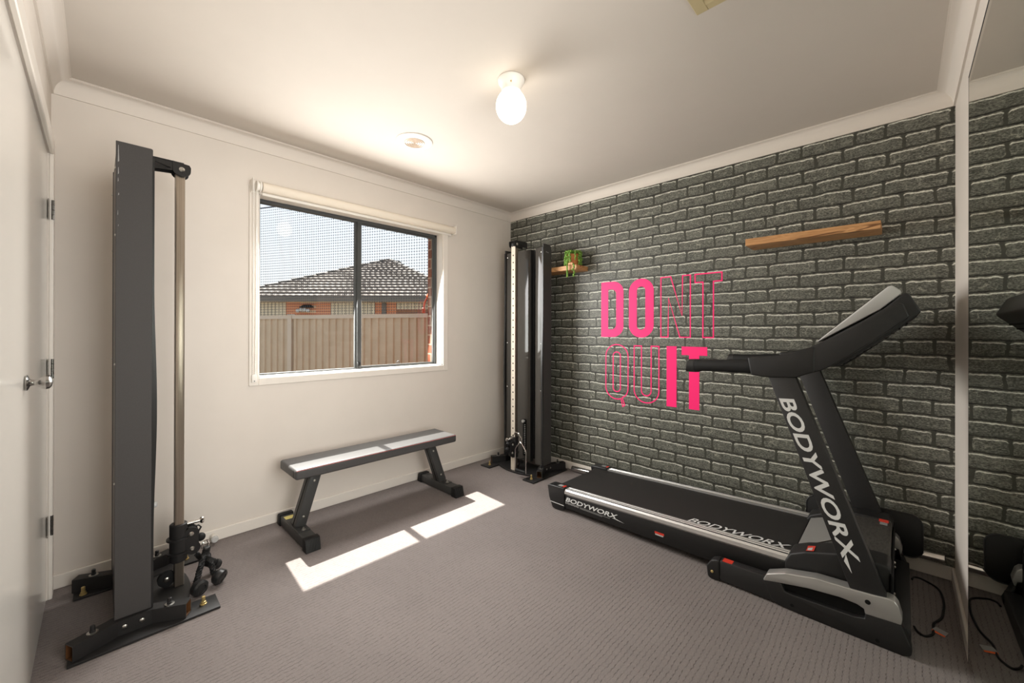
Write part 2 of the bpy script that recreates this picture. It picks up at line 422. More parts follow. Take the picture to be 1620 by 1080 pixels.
b.box(fx0, fx0 + .022, fy0, fy1, fz0, fz1, .003, 1).box(fx1 - .022, fx1, fy0, fy1, fz0, fz1, .003, 1)
b.box(fx0, fx1, fy0, fy1, fz1 - .022, fz1, .003, 1).box(fx0, fx1, fy0 + .01, fy1, fz0, fz0 + .010, .003, 1)
b.build('outer_frame', M['frame'], win)
mx = -1.578
MB().box(mx - .012, mx + .020, .082, .105, fz0, fz1, .002, 1).box(mx - .024, mx - .008, .100, .122, fz0, fz1, .002, 1).build('mullion', M['frame'], win)
b = MB()
b.box(mx + .02, fx1 - .022, .090, .104, fz1 - .036, fz1 - .022, .002, 1).box(mx + .02, fx1 - .022, .090, .104, fz0 + .008, fz0 + .020, .002, 1).box(fx1 - .030, fx1 - .02, .090, .104, fz0, fz1 - .022, .002, 1)
b.build('sliding_sash', M['frame'], win)
MB().box(fx0 + .02, mx, .112, .115, fz0 + .008, fz1 - .02).build('pane', M['glass'], win, 0)
MB().box(mx, fx1 - .02, .096, .099, fz0 + .01, fz1 - .03).build('pane', M['glass'], win, 0)
MB().box(mx - .016, mx + .008, .066, .084, fz0 + .015, fz0 + .055, .004, 2).build('latch', M['satin'], win)
MB().tube([(-1.24 + .012 * math.cos(t), .086, fz0 + .028 + .016 * math.sin(t)) for t in [i * math.pi / 8 for i in range(9)]], .003, 8).build('finger_pull', M['satin'], win)

# roller blind
bl = thing('roller_blind', 'cream roller blind rolled up above the window with bead chain', 'blind', (-1.53, -.045, 2.13))
MB().lathe([(.029, 0), (.0305, .004), (.0305, 1.490), (.029, 1.494)], (-2.262, -.046, 2.132), (1, 0, 0), 32).build('rolled_fabric', M['blind'], bl)
MB().box(-2.255, -.775, -.024, -.015, 2.088, 2.108, .003, 2).build('bottom_rail', M['whiteplastic'], bl)
for x, w in ((-2.318, .03), (-.766, .006)):
    k = MB().box(x, x + .004, -.078, -.0145, 2.095, 2.172, .0015, 1).box(x, x + w, -.018, -.0145, 2.095, 2.172, .001, 1)
    k.build('bracket', M['whiteplastic'], bl)
MB().lathe([(.02, 0), (.031, .001), (.031, .010), (.024, .012), (.024, .018), (.031, .02), (.031, .028), (.02, .03)], (-2.295, -.046, 2.132), (1, 0, 0), 28).build('chain_drive', M['whiteplastic'], bl)
ch = MB()
for dx in (-.010, .006):
    z = 2.125
    ch.tube([(-2.296 + dx, -.046 + (.0 if z > 1 else .02), 2.125), (-2.296 + dx, -.034, 1.5), (-2.298 + dx * .7, -.024, .95)], .0022, 6)
z = 2.1
while z > .96:
    for dx in (-.010, .006): ch.ball((-2.296 + dx, -.034 - .012 * (z - 1.5) / .6 if z > 1.5 else -.034 + .010 * (1.5 - z) / .55, z), .0032, 4)
    z -= .012
ch.build('bead_chain', M['whiteplastic'], bl)
MB().box(-2.311, -2.283, -.03, -.0145, .915, .965, .006, 2).cyl((-2.297, -.034, .925), (-2.297, -.03, .925), .003, 10, mi=1).build('chain_tensioner', [M['whiteplastic'], M['satin']], bl)

# ------------------------------------------------------------------ door
dr = sempty('door_1', (-W, -.5, 0))
lf = MB().box(-W - .04, -W - .004, DY0 + .004, DY1 - .003, .006, DZ - .006, .002, 1).build('leaf', M['doorpaint'], dr)
MB().box(-W, -W + .014, DY1 - .004, -.028, 0, 2.118, .003, 1).box(-W, -W + .014, DY0 - .066, DY0 + .004, 0, 2.118, .003, 1).box(-W, -W + .016, DY0 + .0041, DY1 - .0041, DZ - .004, 2.118, .003, 1).build('architrave', M['trim'], dr)
for z in (1.79, 1.06, .34):
    h = MB().cyl((-W + .012, DY1 - .002, z - .045), (-W + .012, DY1 - .002, z + .045), .0055, 14)
    for k in range(1, 4): h.cyl((-W + .012, DY1 - .002, z - .045 + .0225 * k - .001), (-W + .012, DY1 - .002, z - .045 + .0225 * k + .001), .0058, 14, mi=1)
    h.box(-W - .001, -W + .001, DY1 - .034, DY1, z - .045, z + .045)
    h.build('hinge', [M['nickel'], M['satin']], dr)
kn = MB().lathe([(.010, 0), (.024, .001), (.025, .005), (.020, .008), (.011, .011), (.009, .016), (.009, .024), (.013, .031), (.021, .038), (.024, .045), (.022, .052), (.015, .057), (.004, .059)], (-W - .004, -.905, 1.068), (1, 0, 0), 32).build('door_knob', M['nickel'], dr)

# ------------------------------------------------------------------ mirror on the front wall
mir = thing('wall_mirror', 'large frameless wall mirror with thin dark edge beside the white corner strip', 'mirror', (-1.8, -D, 0))
mx0, mx1, my, mz1 = -2.9, -.712, -3.086, 2.186
MB().box(mx0, mx1, my - .006, my, .004, mz1).build('mirror_glass', M['mirror'], mir, 0)
MB().box(mx0, mx1, my - .012, my - .006, .004, mz1).box(mx0, mx1 + .0015, my - .008, my + .001, mz1, mz1 + .003).box(mx1, mx1 + .0015, my - .008, my + .0004, .004, mz1).build('backing_edge', M['mirroredge'], mir, 0)

# ------------------------------------------------------------------ ceiling fittings
cl = thing('ceiling_light', 'lit white opal globe light on a round ceramic base on the ceiling', 'ceiling light', (-1.598, -1.566, H))
MB().lathe([(.062, 0), (.064, -.004), (.062, -.016), (.052, -.028), (.046, -.045), (.046, -.06)], (-1.598, -1.566, H), (0, 0, 1), 36).build('ceramic_base', M['whiteplastic'], cl)
MB().ball((-1.598, -1.566, 2.312), .073, 20, 1.08).build('globe', M['globe'], cl)
MB().cyl((-1.598 - .036, -1.566 - .034, 2.402), (-1.598 - .040, -1.566 - .038, 2.402), .003, 8).build('screw', M['brass'], cl)

vt = thing('air_vent', 'round white ceiling air vent with concentric rings', 'vent', (-1.578, -.690, H))
vc = (-1.578, -.690, H)
MB().lathe([(.072, -.001), (.112, -.001), (.112, -.005), (.104, -.010), (.078, -.014), (.072, -.010)], vc, (0, 0, 1), 48).build('outer_ring', M['whiteplastic'], vt)
g = MB().lathe([(.073, -.003), (.001, -.003)], vc, (0, 0, 1), 40, mi=1)
for r in (.066, .052, .038, .024, .011):
    g.lathe([(r, -.004), (r - .004, -.016), (r - .006, -.016), (r - .003, -.004)], vc, (0, 0, 1), 40)
g.build('ring_grille', [M['ringcream'], M['grilleshade']], vt)

rg = thing('ceiling_register', 'ivory rectangular louvred ceiling register at the top edge of the frame', 'vent', (-1.57, -2.5, H))
x0, x1, y0, y1 = -1.76, -1.394, -2.72, -2.350
f = MB().box(x0, x1, y0, y0 + .042, H - .008, H, .002, 1).box(x0, x1, y1 - .042, y1, H - .008, H, .002, 1).box(x0, x0 + .042, y0 + .0421, y1 - .0421, H - .008, H, .002, 1).box(x1 - .042, x1, y0 + .0421, y1 - .0421, H - .008, H, .002, 1)
f.build('frame', M['ivory'], rg)
MB().box(x0 + .04, x1 - .04, y0 + .04, y1 - .04, H - .0026, H - .0005).build('shade_backing', M['ivoryshade'], rg)  # dark sheet standing in for the shade between the louvres
for i in range(9):
    xx = x0 + .055 + i * .032
    MB().prism([(xx, y0 + .042, H - .003), (xx + .019, y0 + .042, H - .012), (xx + .020, y0 + .042, H - .010), (xx + .003, y0 + .042, H - .002)], (0, y1 - y0 - .084, 0)).build('louvre', M['ivory'], rg)

# ------------------------------------------------------------------ cable machines (mirrored pair)
def cable_machine(xo, yc, sx, label, zoff=0.):
    X = lambda u: xo + sx * u
    root = thing('cable_machine', label, 'gym machine', (X(0), yc, 0), 'cable machine towers')
    hw = .237
    def bx(mb, u0, u1, v0, v1, z0, z1, bev=0., mi=0):
        return mb.box(min(X(u0), X(u1)), max(X(u0), X(u1)), yc + v0, yc + v1, z0, z1, bev, 2, mi)
    # floor plates
    for s in (-1, 1):
        c = s * .262
        bx(MB(), -.237, .224, c - .06, c + .06, .001, .011, .002).build('base_plate', M['black'], root)
    arc = [(X(-.11), yc - .21)] + [(X(.03 + .125 * math.cos(t)), yc + .27 * math.sin(t)) for t in [math.radians(-62 + 124 * i / 16) for i in range(17)]] + [(X(-.11), yc + .21)]
    MB().xy(arc, .0112, .0165, .001, 1).build('curved_floor_plate', M['black'], root)
    # bent box-section feet with open ends
    for s in (-1, 1):
        cl_ = [(-.232, .292), (-.108, .231), (.005, .231), (.115, .292)]
        wq, z0, z1 = .024, .012, .072
        pts = []
        for i, (u, v) in enumerate(cl_):
            a = Vector(cl_[max(i - 1, 0)]); c = Vector(cl_[min(i + 1, 3)]); d = (c - a).normalized(); nrm = Vector((-d.y, d.x))
            pts.append((Vector((u, v)), nrm))
        mb = MB()
        def ring(p, nrm, k):
            return [(X(p.x + nrm.x * k), yc + s * (p.y + nrm.y * k), z0 + (wq - abs(k))), (X(p.x - nrm.x * k), yc + s * (p.y - nrm.y * k), z0 + (wq - abs(k))),
                    (X(p.x - nrm.x * k), yc + s * (p.y - nrm.y * k), z1 - (wq - abs(k))), (X(p.x + nrm.x * k), yc + s * (p.y + nrm.y * k), z1 - (wq - abs(k)))]
        rs = [ring(p, n_, wq) for p, n_ in pts]
        for i in range(3):
            for k in range(4): mb.quad(rs[i][k], rs[i][(k + 1) % 4], rs[i + 1][(k + 1) % 4], rs[i + 1][k])
        for e, q in ((0, 1), (3, 2)):
            o_ = ring(*pts[e], wq); i_ = ring(*pts[e], wq - .004)
            pin = pts[e][0] + (pts[q][0] - pts[e][0]) * .75; d_ = ring(pin, pts[e][1], wq - .004)
            for k in range(4):
                mb.quad(o_[k], o_[(k + 1) % 4], i_[(k + 1) % 4], i_[k], 3); mb.quad(i_[k], i_[(k + 1) % 4], d_[(k + 1) % 4], d_[k], 1)
            mb.quad(*d_, 2)
        ft = mb.build('foot_bar', [M['black'], M['rust'], M['gold'], M['gunmetal']], root, 20)
        for u in (-.172, .055):
            v = s * .262
            MB().lathe([(.013, 0), (.013, .002), (.009, .003), (.009, .010), (.0075, .011), (.0075, .026), (.005, .028)], (X(u), yc + v, .072), (0, 0, 1), 16).build('black_bolt', M['satin'], ft)
            MB().lathe([(.017, 0), (.017, .002), (.013, .003)], (X(u), yc + v, .072), (0, 0, 1), 20).build('washer', M['bolt'], ft)
        for u in (-.082, -.03):
            p = Vector((X(u), yc + s * (.231 + .0235), .044))
            MB().lathe([(.0085, 0), (.0085, .002), (.004, .0045)], p, (0, s, 0), 16).build('screw', M['bolt'], ft)
        for u, v in ((.172, .255), (-.205, .225)):
            MB().lathe([(.013, 0), (.013, .004), (.0095, .005), (.0095, .013), (.0072, .014), (.0072, .034), (.005, .036)], (X(u), yc + s * v, .0112), (0, 0, 1), 16).build('yellow_bolt', M['brass'], root)
    # shroud
    zt = 2.0 + zoff; zb = .0725
    for s in (-1, 1):
        y0_, y1_ = yc + s * hw - (.009 if s > 0 else 0), yc + s * hw + (.009 if s < 0 else 0)
        R = .040
        prof = [(-.112, zb)] + [(-.112 + R * (1 - math.cos(t)), zt - R + R * math.sin(t)) for t in [math.pi / 2 * i / 6 for i in range(7)]] + [(.0, zt), (.0, zb)]
        if sx > 0: prof = [(-.112, zb), (-.112, zt), (-.004, zt), (0, zt - .004), (0, zb)]
        sp = MB().prism([(X(u), yc + s * hw, z) for u, z in prof], (0, -s * .010, 0), .0015, 1).build('side_panel', M['panel'], root)
        # bowed edge strip at the front of the side
        n = 24; vs = []; fs = []
        for i in range(n + 1):
            z = zb + (zt - zb - .03) * i / n
            bow = .010 * max(0, math.sin(math.pi * min(1, max(0, (z - .35) / 1.1)))) ** 2
            for u_, v_ in ((-.002, hw + .0008), (.005 + bow, hw + .0008), (.005 + bow, hw - .016), (-.002, hw - .016)): vs.append((X(u_), yc + s * v_, z))
        for i in range(n):
            for k in range(4): fs.append((4 * i + k, 4 * i + (k + 1) % 4, 4 * i + 4 + (k + 1) % 4, 4 * i + 4 + k))
        fs += [(0, 1, 2, 3), (4 * n, 4 * n + 1, 4 * n + 2, 4 * n + 3)]
        MB().add(vs, fs).build('edge_trim', M['satin'], sp)
        for z in (zt - .11, zt - .38, 1.1, .62):
            MB().lathe([(.005, 0), (.005, .0025), (.002, .004)], (X(-.112), yc + s * (hw - .006), z), (-sx, 0, 0), 12).build('screw', M['bolt'], sp)
    bx(MB(), -.110, -.104, -hw + .011, hw - .011, zb, zt - .02).build('back_panel', M['satin'], root)
    for va, vb in ((-.080, .223), (-.140, -.223)):          # wide and narrow front panels with an open slot between
        mb = MB(); n = 14; vs = []
        for i in range(n + 1):
            v = va + (vb - va) * i / n
            u = -.008 + .004 * math.sin(math.pi * i / n)
            vs += [(X(u), yc + v, zb), (X(u), yc + v, zt - .03)]
        mb.add(vs, [(2 * i, 2 * i + 2, 2 * i + 3, 2 * i + 1) for i in range(n)])
        fp = mb.build('front_panel', M['glossblack'], root, 60)
        MB().box(min(X(-.010), X(-.05)), max(X(-.010), X(-.05)), yc + va - .002, yc + va + .002, zb, zt - .03, .0008, 1).build('panel_edge', M['satin'], fp)
        for z in (zt - .07, 1.13, .72):
            MB().lathe([(.006, 0), (.006, .002), (.003, .004)], (X(-.006), yc + vb - math.copysign(.016, vb), z), (sx, 0, 0), 12).build('screw', M['bolt'], fp)
    # weight stack and its slot
    ws = MB()
    for i in range(16):
        bx(ws, -.095, -.05, -.150, -.070, .10 + i * .024, .122 + i * .024, .001)
    ws.build('weight_stack', M['deep'], root)
    for v in (-.126,):
        MB().cyl((X(-.06), yc + v, .1), (X(-.06), yc + v, zt - .04), .006, 12).build('guide_rod', M['steel'], root)
    sl = MB()
    sl.prism([(X(.0045), yc - .022 + .018 * math.cos(t), .43 + .018 * math.sin(t)) for t in [math.pi * i / 10 for i in range(11)]] + [(X(.0045), yc - .040, .12), (X(.0045), yc - .004, .12)], (-sx * .010, 0, 0))
    slo = sl.build('selector_slot', M['deep'], root)
    nm = MB()
    for i in range(17): nm.box(min(X(.0055), X(.0045)), max(X(.0055), X(.0045)), yc - .034, yc - .022, .14 + i * .0160, .1445 + i * .0160)
    nm.build('weight_marks', M['pale'], slo)
    MB().lathe([(.007, 0), (.007, .012), (.013, .014), (.013, .026), (.008, .03)], (X(.004), yc - .022, .432), (sx, 0, 0), 18).build('selector_pin', M['pale'], slo)
    # upright
    up = MB(); bx(up, .096, .130, -.025, .025, .0165, 1.99, .003)
    bx(up, .130, .1306, -.0235, .0235, .0165, 1.99, 0, 3)
    for i in range(29):
        z = .13 + i * .0635
        up.cyl((X(.1302), yc, z), (X(.1310), yc, z), .0070, 12, mi=1)
        up.box(min(X(.1302), X(.1309)), max(X(.1302), X(.1309)), yc - .003, yc + .003, z + .026, z + .035, mi=2)
    upo = up.build('upright', [M['steel'], M['deep'], M['grey'], M['brightface']], root)
    # top arm and pulley bracket
    am = MB()
    am.prism([(X(-.02), yc - .030, 2.035), (X(.125), yc - .030, 2.035), (X(.125), yc + .030, 2.035), (X(-.02), yc + .030, 2.035)], (0, 0, .004))
    for s in (-1, 1):
        am.prism([(X(-.02), yc + s * .030, 1.985), (X(.10), yc + s * .030, 1.996), (X(.125), yc + s * .030, 2.037), (X(-.02), yc + s * .030, 2.037)], (0, -s * .003, 0))
    aro = am.build('top_arm', M['black'], root)
    for s in (-1, 1):
        pr = [(X(.082), yc + s * .034, 2.039), (X(.146), yc + s * .034, 2.032), (X(.152), yc + s * .034, 2.02)] + [(X(.117 + .034 * math.cos(t)), yc + s * .034, 2.0 - .028 * math.sin(t)) for t in [math.pi * i / 10 for i in range(11)]]
        MB().prism(pr, (0, -s * .003, 0), .001, 1).build('pulley_cheek', M['black'], aro)
    MB().lathe([(.020, 0), (.026, .002), (.022, .012), (.022, .02), (.026, .03), (.020, .032)], (X(.117), yc - .016, 2.005), (0, 1, 0), 24).build('pulley', M['rubber'], aro)
    for s in (-1, 1):
        MB().lathe([(.011, 0), (.011, .002), (.005, .005), (.005, .002)], (X(.117), yc + s * .034, 2.005), (0, s, 0), 18).build('bolt_head', M['bolt'], aro)
    # sliding carriage
    ca = MB()
    ca.lathe([(.030, .130), (.034, .134), (.034, .166), (.044, .168), (.044, .176), (.034, .178), (.034, .232), (.045, .234), (.045, .242), (.034, .244), (.034, .306), (.030, .310)], (X(.112), yc, 0), (0, 0, 1), 28)
    cao = ca.build('carriage', M['black'], root)
    for s in (-1, 1):
        prof = []
        for cx_, cz_, a0_, a1_ in ((.165, .178, -100, 40), (.160, .250, -30, 130)):
            for i in range(8):
                t = math.radians(a0_ + (a1_ - a0_) * i / 7); prof.append((cx_ + .030 * math.cos(t), cz_ + .030 * math.sin(t)))
        prof += [(.112, .25), (.105, .175)]
        MB().prism([(X(u), yc + s * .026, z) for u, z in prof], (0, -s * .005, 0), .001, 1).build('cheek_plate', M['black'], cao)
        for u, z in ((.162, .178), (.158, .250)):
            MB().lathe([(.0105, 0), (.0105, .002), (.006, .005), (.006, .003)], (X(u), yc + s * .026, z), (0, s, 0), 18).build('bolt_head', M['bolt'], cao)
    for z in (.178, .250):
        MB().lathe([(.018, 0), (.024, .002), (.02, .01), (.02, .02), (.024, .028), (.018, .03)], (X(.16), yc - .015, z), (0, 1, 0), 20).build('pulley', M['rubber'], cao)
    MB().lathe([(.010, 0), (.010, .03), (.0085, .031), (.0085, .052), (.013, .054), (.017, .060), (.015, .066), (.008, .07)], (X(.142), yc, .296), (sx, 0, 0), 20).build('pull_pin', M['chrome'], cao)
    MB().tube([(X(.15), yc + .004, .27), (X(.19), yc + .004, .272), (X(.20), yc + .004, .26), (X(.185), yc + .004, .232)], .004, 8).build('pin_lever', M['satin'], cao)
    MB().ball((X(.198), yc, .212), .020, 10).build('cable_stop_ball', M['rubber'], cao)
    # steel cable down the gap, and the bottom pulley
    MB().tube([(X(.112), yc + .0, 2.005), (X(-.02), yc - .100, 2.005), (X(-.03), yc - .104, 1.96), (X(-.03), yc - .104, .14)], .003, 6).build('steel_cable', M['rubber'], root)
    MB().lathe([(.022, 0), (.034, .002), (.027, .011), (.027, .015), (.034, .024), (.022, .026)], (X(.070), yc + .000, .055), (0, 1, 0), 28).build('bottom_pulley', M['rubber'], root)
    MB().lathe([(.012, 0), (.012, .003), (.006, .006)], (X(.070), yc + .000, .055), (0, -1, 0), 16).build('pulley_bolt', M['bolt'], root)
    MB().tube([(X(-.02), yc - .012, .09), (X(.07), yc + .013, .0905), (X(.09), yc + .013, .088)], .003, 6).build('lower_cable', M['rubber'], root)
    return root, X
tl, XL = cable_machine(-2.812, -.407, 1, 'charcoal cable machine tower beside the white door, plain side panel facing')
tr_, XR = cable_machine(-.290, -.445, -1, 'charcoal cable machine tower in the corner by the brick wall, perforated upright visible')
MB().box(-.256, -.246, -.6826, -.6822, 1.927, 1.936).box(-.243, -.230, -.6826, -.6822, 1.926, 1.932).box(-.228, -.220, -.6826, -.6822, 1.924, 1.932).build('panel_print', M['grey'], tr_, 0)
MB().box(-.262, -.214, -.6828, -.6822, .155, .196).build('rating_plate', M['gunmetal'], tr_, 0)

pc_ = MB(); random.seed(11)
for z_, h_ in ((1.955, .030), (1.915, .045), (1.865, .030), (1.835, .018), (1.78, .012), (1.70, .022), (1.655, .010)):
    w_ = random.uniform(.0015, .004); u_ = -2.9195 + random.uniform(0, .003)
    pc_.add([(u_, -.64425, z_), (u_ + w_, -.64425, z_ + .004), (u_ + w_ * .7, -.64425, z_ + h_), (u_ + .0006, -.64425, z_ + h_ - .003)], [(0, 1, 2, 3)])
pc_.build('paint_chips', M['grey'], tl, 0)
# rope lying at the foot of the left tower
rope = thing('triceps_rope', 'black braided triceps rope with ball ends lying under the left cable machine', 'gym handle', (-2.6, -.47, 0))
def strand(path, r, turns):
    mb = MB(); P = [Vector(p) for p in path]; m = []
    for i in range(len(P) - 1):
        for k in range(8): m.append(P[i].lerp(P[i + 1], k / 8))
    m.append(P[-1]); N = len(m)
    for ph in range(3):
        pts = []
        for i, p in enumerate(m):
            d = (m[min(i + 1, N - 1)] - m[max(i - 1, 0)]).normalized(); a = d.orthogonal().normalized(); c = d.cross(a)
            t = 2 * math.pi * (ph / 3 + turns * i / (N - 1)); pts.append(p + (a * math.cos(t) + c * math.sin(t)) * r * .5)
        mb.tube(pts, r * .62, 8)
    return mb
def ropeend(c, d):
    return MB().lathe([(.018, 0), (.023, .003), (.032, .012), (.0345, .020), (.0345, .038), (.028, .046), (.019, .047), (.017, .043), (.004, .043)], c, d, 28)
jt = Vector((-2.600, -.442, .150))
for a, dirv in (((-2.652, -.535, .041), (.38, -.80, -.08)), ((-2.574, -.501, .048), (.62, -.60, -.36))):
    a = Vector(a)
    st = strand([jt, jt.lerp(a, .5) + Vector((.0, -.006, .012)), a], .013, 4).build('rope_strand', M['rubber'], rope)
    ropeend(a, Vector(dirv)).build('ball_end', M['satin'], st)
MB().tube([jt + Vector((.014 * math.cos(t), .006 * math.cos(t), .03 + .022 * math.sin(t))) for t in [2 * math.pi * i / 16 for i in range(16)]], .004, 8, True).build('snap_hook', M['chrome'], rope)
MB().lathe([(.012, 0), (.016, .004), (.016, .05), (.012, .054)], jt + Vector((.0, .01, -.03)), (.1, -.3, 1), 16).build('ferrule', M['satin'], rope)
rp2 = thing('grip_handle', 'short black rubber grip handle lying behind the triceps rope', 'gym handle', (-2.55, -.37, 0))
MB().lathe([(.018, 0), (.022, .004), (.022, .05), (.018, .056)], (-2.600, -.395, .085), (.75, .1, -.62), 20).build('grip', M['rubber'], rp2)
strand([(-2.630, -.410, .135), (-2.618, -.40, .11), (-2.595, -.394, .083)], .011, 2).build('rope_tail', M['rubber'], rp2)
MB().lathe([(.012, 0), (.024, .006), (.026, .018), (.02, .030), (.008, .032)], (-2.558, -.389, .050), (.75, .1, -.62), 20).build('end_cap', M['satin'], rp2)

# stirrup on the right tower
sh = thing('stirrup_handle', 'chrome stirrup handle hanging from the corner cable machine', 'gym handle', (-.49, -.6, .05))
A = Vector((-.500, -.578, .30))
pl = [(-.500, -.552, .060), (-.500, -.550, .235), (-.500, -.556, .248), (-.500, -.600, .300), (-.500, -.612, .304), (-.500, -.624, .300), (-.500, -.668, .248), (-.500, -.674, .235), (-.500, -.672, .060)]
MB().tube(pl, .0045, 10).build('chrome_frame', M['chrome'], sh)
MB().lathe([(.007, 0), (.0085, .003), (.0085, .008), (.0125, .01), (.0125, .11), (.0085, .112), (.0085, .117), (.007, .12)], (-.500, -.552, .066), (0, -1, 0), 20).build('grip', M['rubber'], sh)
MB().tube([(-.500, -.612 + .012 * math.cos(t), .326 + .026 * math.sin(t)) for t in [2 * math.pi * i / 18 for i in range(18)]], .0038, 8, True).build('snap_hook', M['chrome'], sh)
MB().tube([(-.500, -.612, .35), (-.492, -.58, .375), (-.470, -.52, .372), (-.455, -.468, .30)], .0035, 8).build('cable_end', M['chrome'], sh)
MB().ball((-.494, -.588, .372), .012, 8).build('cable_ferrule', M['bolt'], sh)

# door stop on the skirting
ds = thing('door_stop', 'small white cylindrical door stop fixed to the skirting beside the left tower', 'door stop', (-2.49, -.012, .03))
MB().lathe([(.014, 0), (.016, .003), (.016, .042), (.013, .046)], (-2.50, -.0125, .034), (.0, -1, 0), 24).build('stop_body', M['whiteplastic'], ds)
MB().lathe([(.0165, 0), (.0185, .004), (.0185, .014), (.014, .02)], (-2.50, -.056, .034), (.0, -1, 0), 24).build('buffer', M['pale'], ds)

# ------------------------------------------------------------------ flat bench
be = thing('flat_bench', 'black padded flat weight bench under the window, half in sunlight', 'bench', (-1.6, -.29, 0))
pad = MB().box(-2.188, -1.038, -.437, -.150, .382, .440, .014, 4).build('padded_seat', M['vinyl'], be, 50)
q = .004
MB().tube([(-2.182, -.4335, .4335), (-1.045, -.4335, .4335), (-1.045, -.156, .4335), (-2.182, -.156, .4335)], .0016, 6, True).build('red_piping', M['red'], pad)
MB().tube([(-2.1875, -.40, .434), (-2.1885, -.40, .39)], .0014, 6).build('corner_seam', M['rubber'], pad)
MB().box(-2.10, -1.15, -.325, -.255, .345, .381, .003, 1).box(-2.14, -2.05, -.36, -.22, .368, .3815, .002, 1).box(-1.26, -1.10, -.36, -.22, .368, .3815, .002, 1).build('backbone', M['gunmetal'], be)
for xb, xt, s in ((-2.128, -2.035, -1), (-1.088, -1.195, 1)):
    P0 = Vector((xb, -.29, .066)); P1 = Vector((xt, -.29, .366))
    d = (P1 - P0).normalized(); sd = Vector((0, 1, 0)); nn = sd.cross(d)
    def pbox(mb, a0, a1, b0, b1, bev, mi=0):
        vs = []
        pts = [P0 + nn * a0 + sd * b0, P0 + nn * a1 + sd * b0, P0 + nn * a1 + sd * b1, P0 + nn * a0 + sd * b1]
        mb.prism([(p.x, p.y, p.z) for p in pts], P1 - P0, bev, 2, mi)
    mb = MB(); pbox(mb, -.031, .031, -.042, .036, .004)
    po = mb.build('post', M['gunmetal'], be)
    for e in (-1, 1):
        mb = MB(); pbox(mb, e * .0315 - .0008, e * .0315 + .0008, -.010, -.002, 0); mb.build('groove', M['deep'], po, 0)
    for z in (.06, .27):
        c = P0 + d * z + Vector((0, -.042, 0)); MB().lathe([(.007, 0), (.007, .003), (.003, .005)], c, (0, -1, 0), 14).build('bolt', M['bolt'], po)
    xf = xb + (.0 if s < 0 else .0)
    fb = MB().box(xf - .036, xf + .036, -.500, -.060, .006, .064, .004, 2).build('foot_bar', M['gunmetal'], be)
    for y0_, y1_, sg in ((-.545, -.485, -1), (-.085, -.028, 1)):
        far = y0_ if sg < 0 else y1_; near = y1_ if sg < 0 else y0_
        cap = MB().prism([(xf - .040, near, 0), (xf + .040, near, 0), (xf + .040, near, .070), (xf - .040, near, .070)], (0, 0, 0.0001)) if False else MB()
        pr = [(near, .0), (far, .0), (far - sg * .018, .070), (near, .070)]
        cap.yz(pr, xf - .041, xf + .041, .004, 2)
        co = cap.build('rubber_end_cap', M['rubber'], fb)
        rb = MB()
        for i in range(9):
            xx = xf - .033 + i * .00825
            rb.prism([(xx - .002, far + sg * .0005, .006), (xx + .002, far + sg * .0005, .006), (xx + .002, far - sg * .0158, .064), (xx - .002, far - sg * .0158, .064)], (0, sg * .0012, 0))
        rb.build('ribs', M['satin'], co)
    MB().box(xf - .034, xf + .034, -.40, -.20, .064, .069, .001, 1).build('gusset_plate', M['gunmetal'], fb)
    for yy in (-.385, -.22):
        MB().lathe([(.012, 0), (.012, .002), (.008, .003), (.008, .009), (.005, .01), (.005, .016)], (xf - s * .012 * 0, yy, .069), (0, 0, 1), 16).build('bolt', M['bolt'], fb)
    if s < 0: MB().box(xf - .028, xf + .026, -.165, -.115, .0642, .0648).build('warning_label', M['yellow'], fb, 0)

# ------------------------------------------------------------------ treadmill
XN, XF = -.83, -.09
tm = thing('treadmill', 'black and silver folding treadmill alongside the brick wall', 'treadmill', (-.45, -2.0, 0))
dk = lambda y: .155 + (-1.25 - y) * .0375            # top of the deck rises to the front
# belt
bt = MB(); x0, x1 = -.690, -.195
prof = []
for i in range(9):
    t = math.pi / 2 + math.pi * i / 8; prof.append((-1.165 - .0 - .040 * math.cos(t) * 1.0, dk(-1.165) - .046 + .040 * math.sin(t)))
top = [(-1.165, dk(-1.165) - .006), (-2.54, dk(-2.54) - .006)]
vs = []; ring = [(-2.54, dk(-2.54) - .006), (-1.165, dk(-1.165) - .006)] + [(-1.165 + .040 * math.sin(t), dk(-1.165) - .046 + .040 * math.cos(t)) for t in [math.pi * i / 10 for i in range(11)]] + [(-2.54, dk(-2.54) - .086)]
for y, z in ring: vs += [(x0, y, z), (x1, y, z)]
bt.add(vs, [(2 * i, 2 * i + 1, 2 * i + 3, 2 * i + 2) for i in range(len(ring) - 1)])
bto = bt.build('running_belt', M['belt'], tm, 40)
MB().box(-.70, -.185, -2.5, -1.19, .055, .135).build('deck_board', M['deep'], tm, 0)
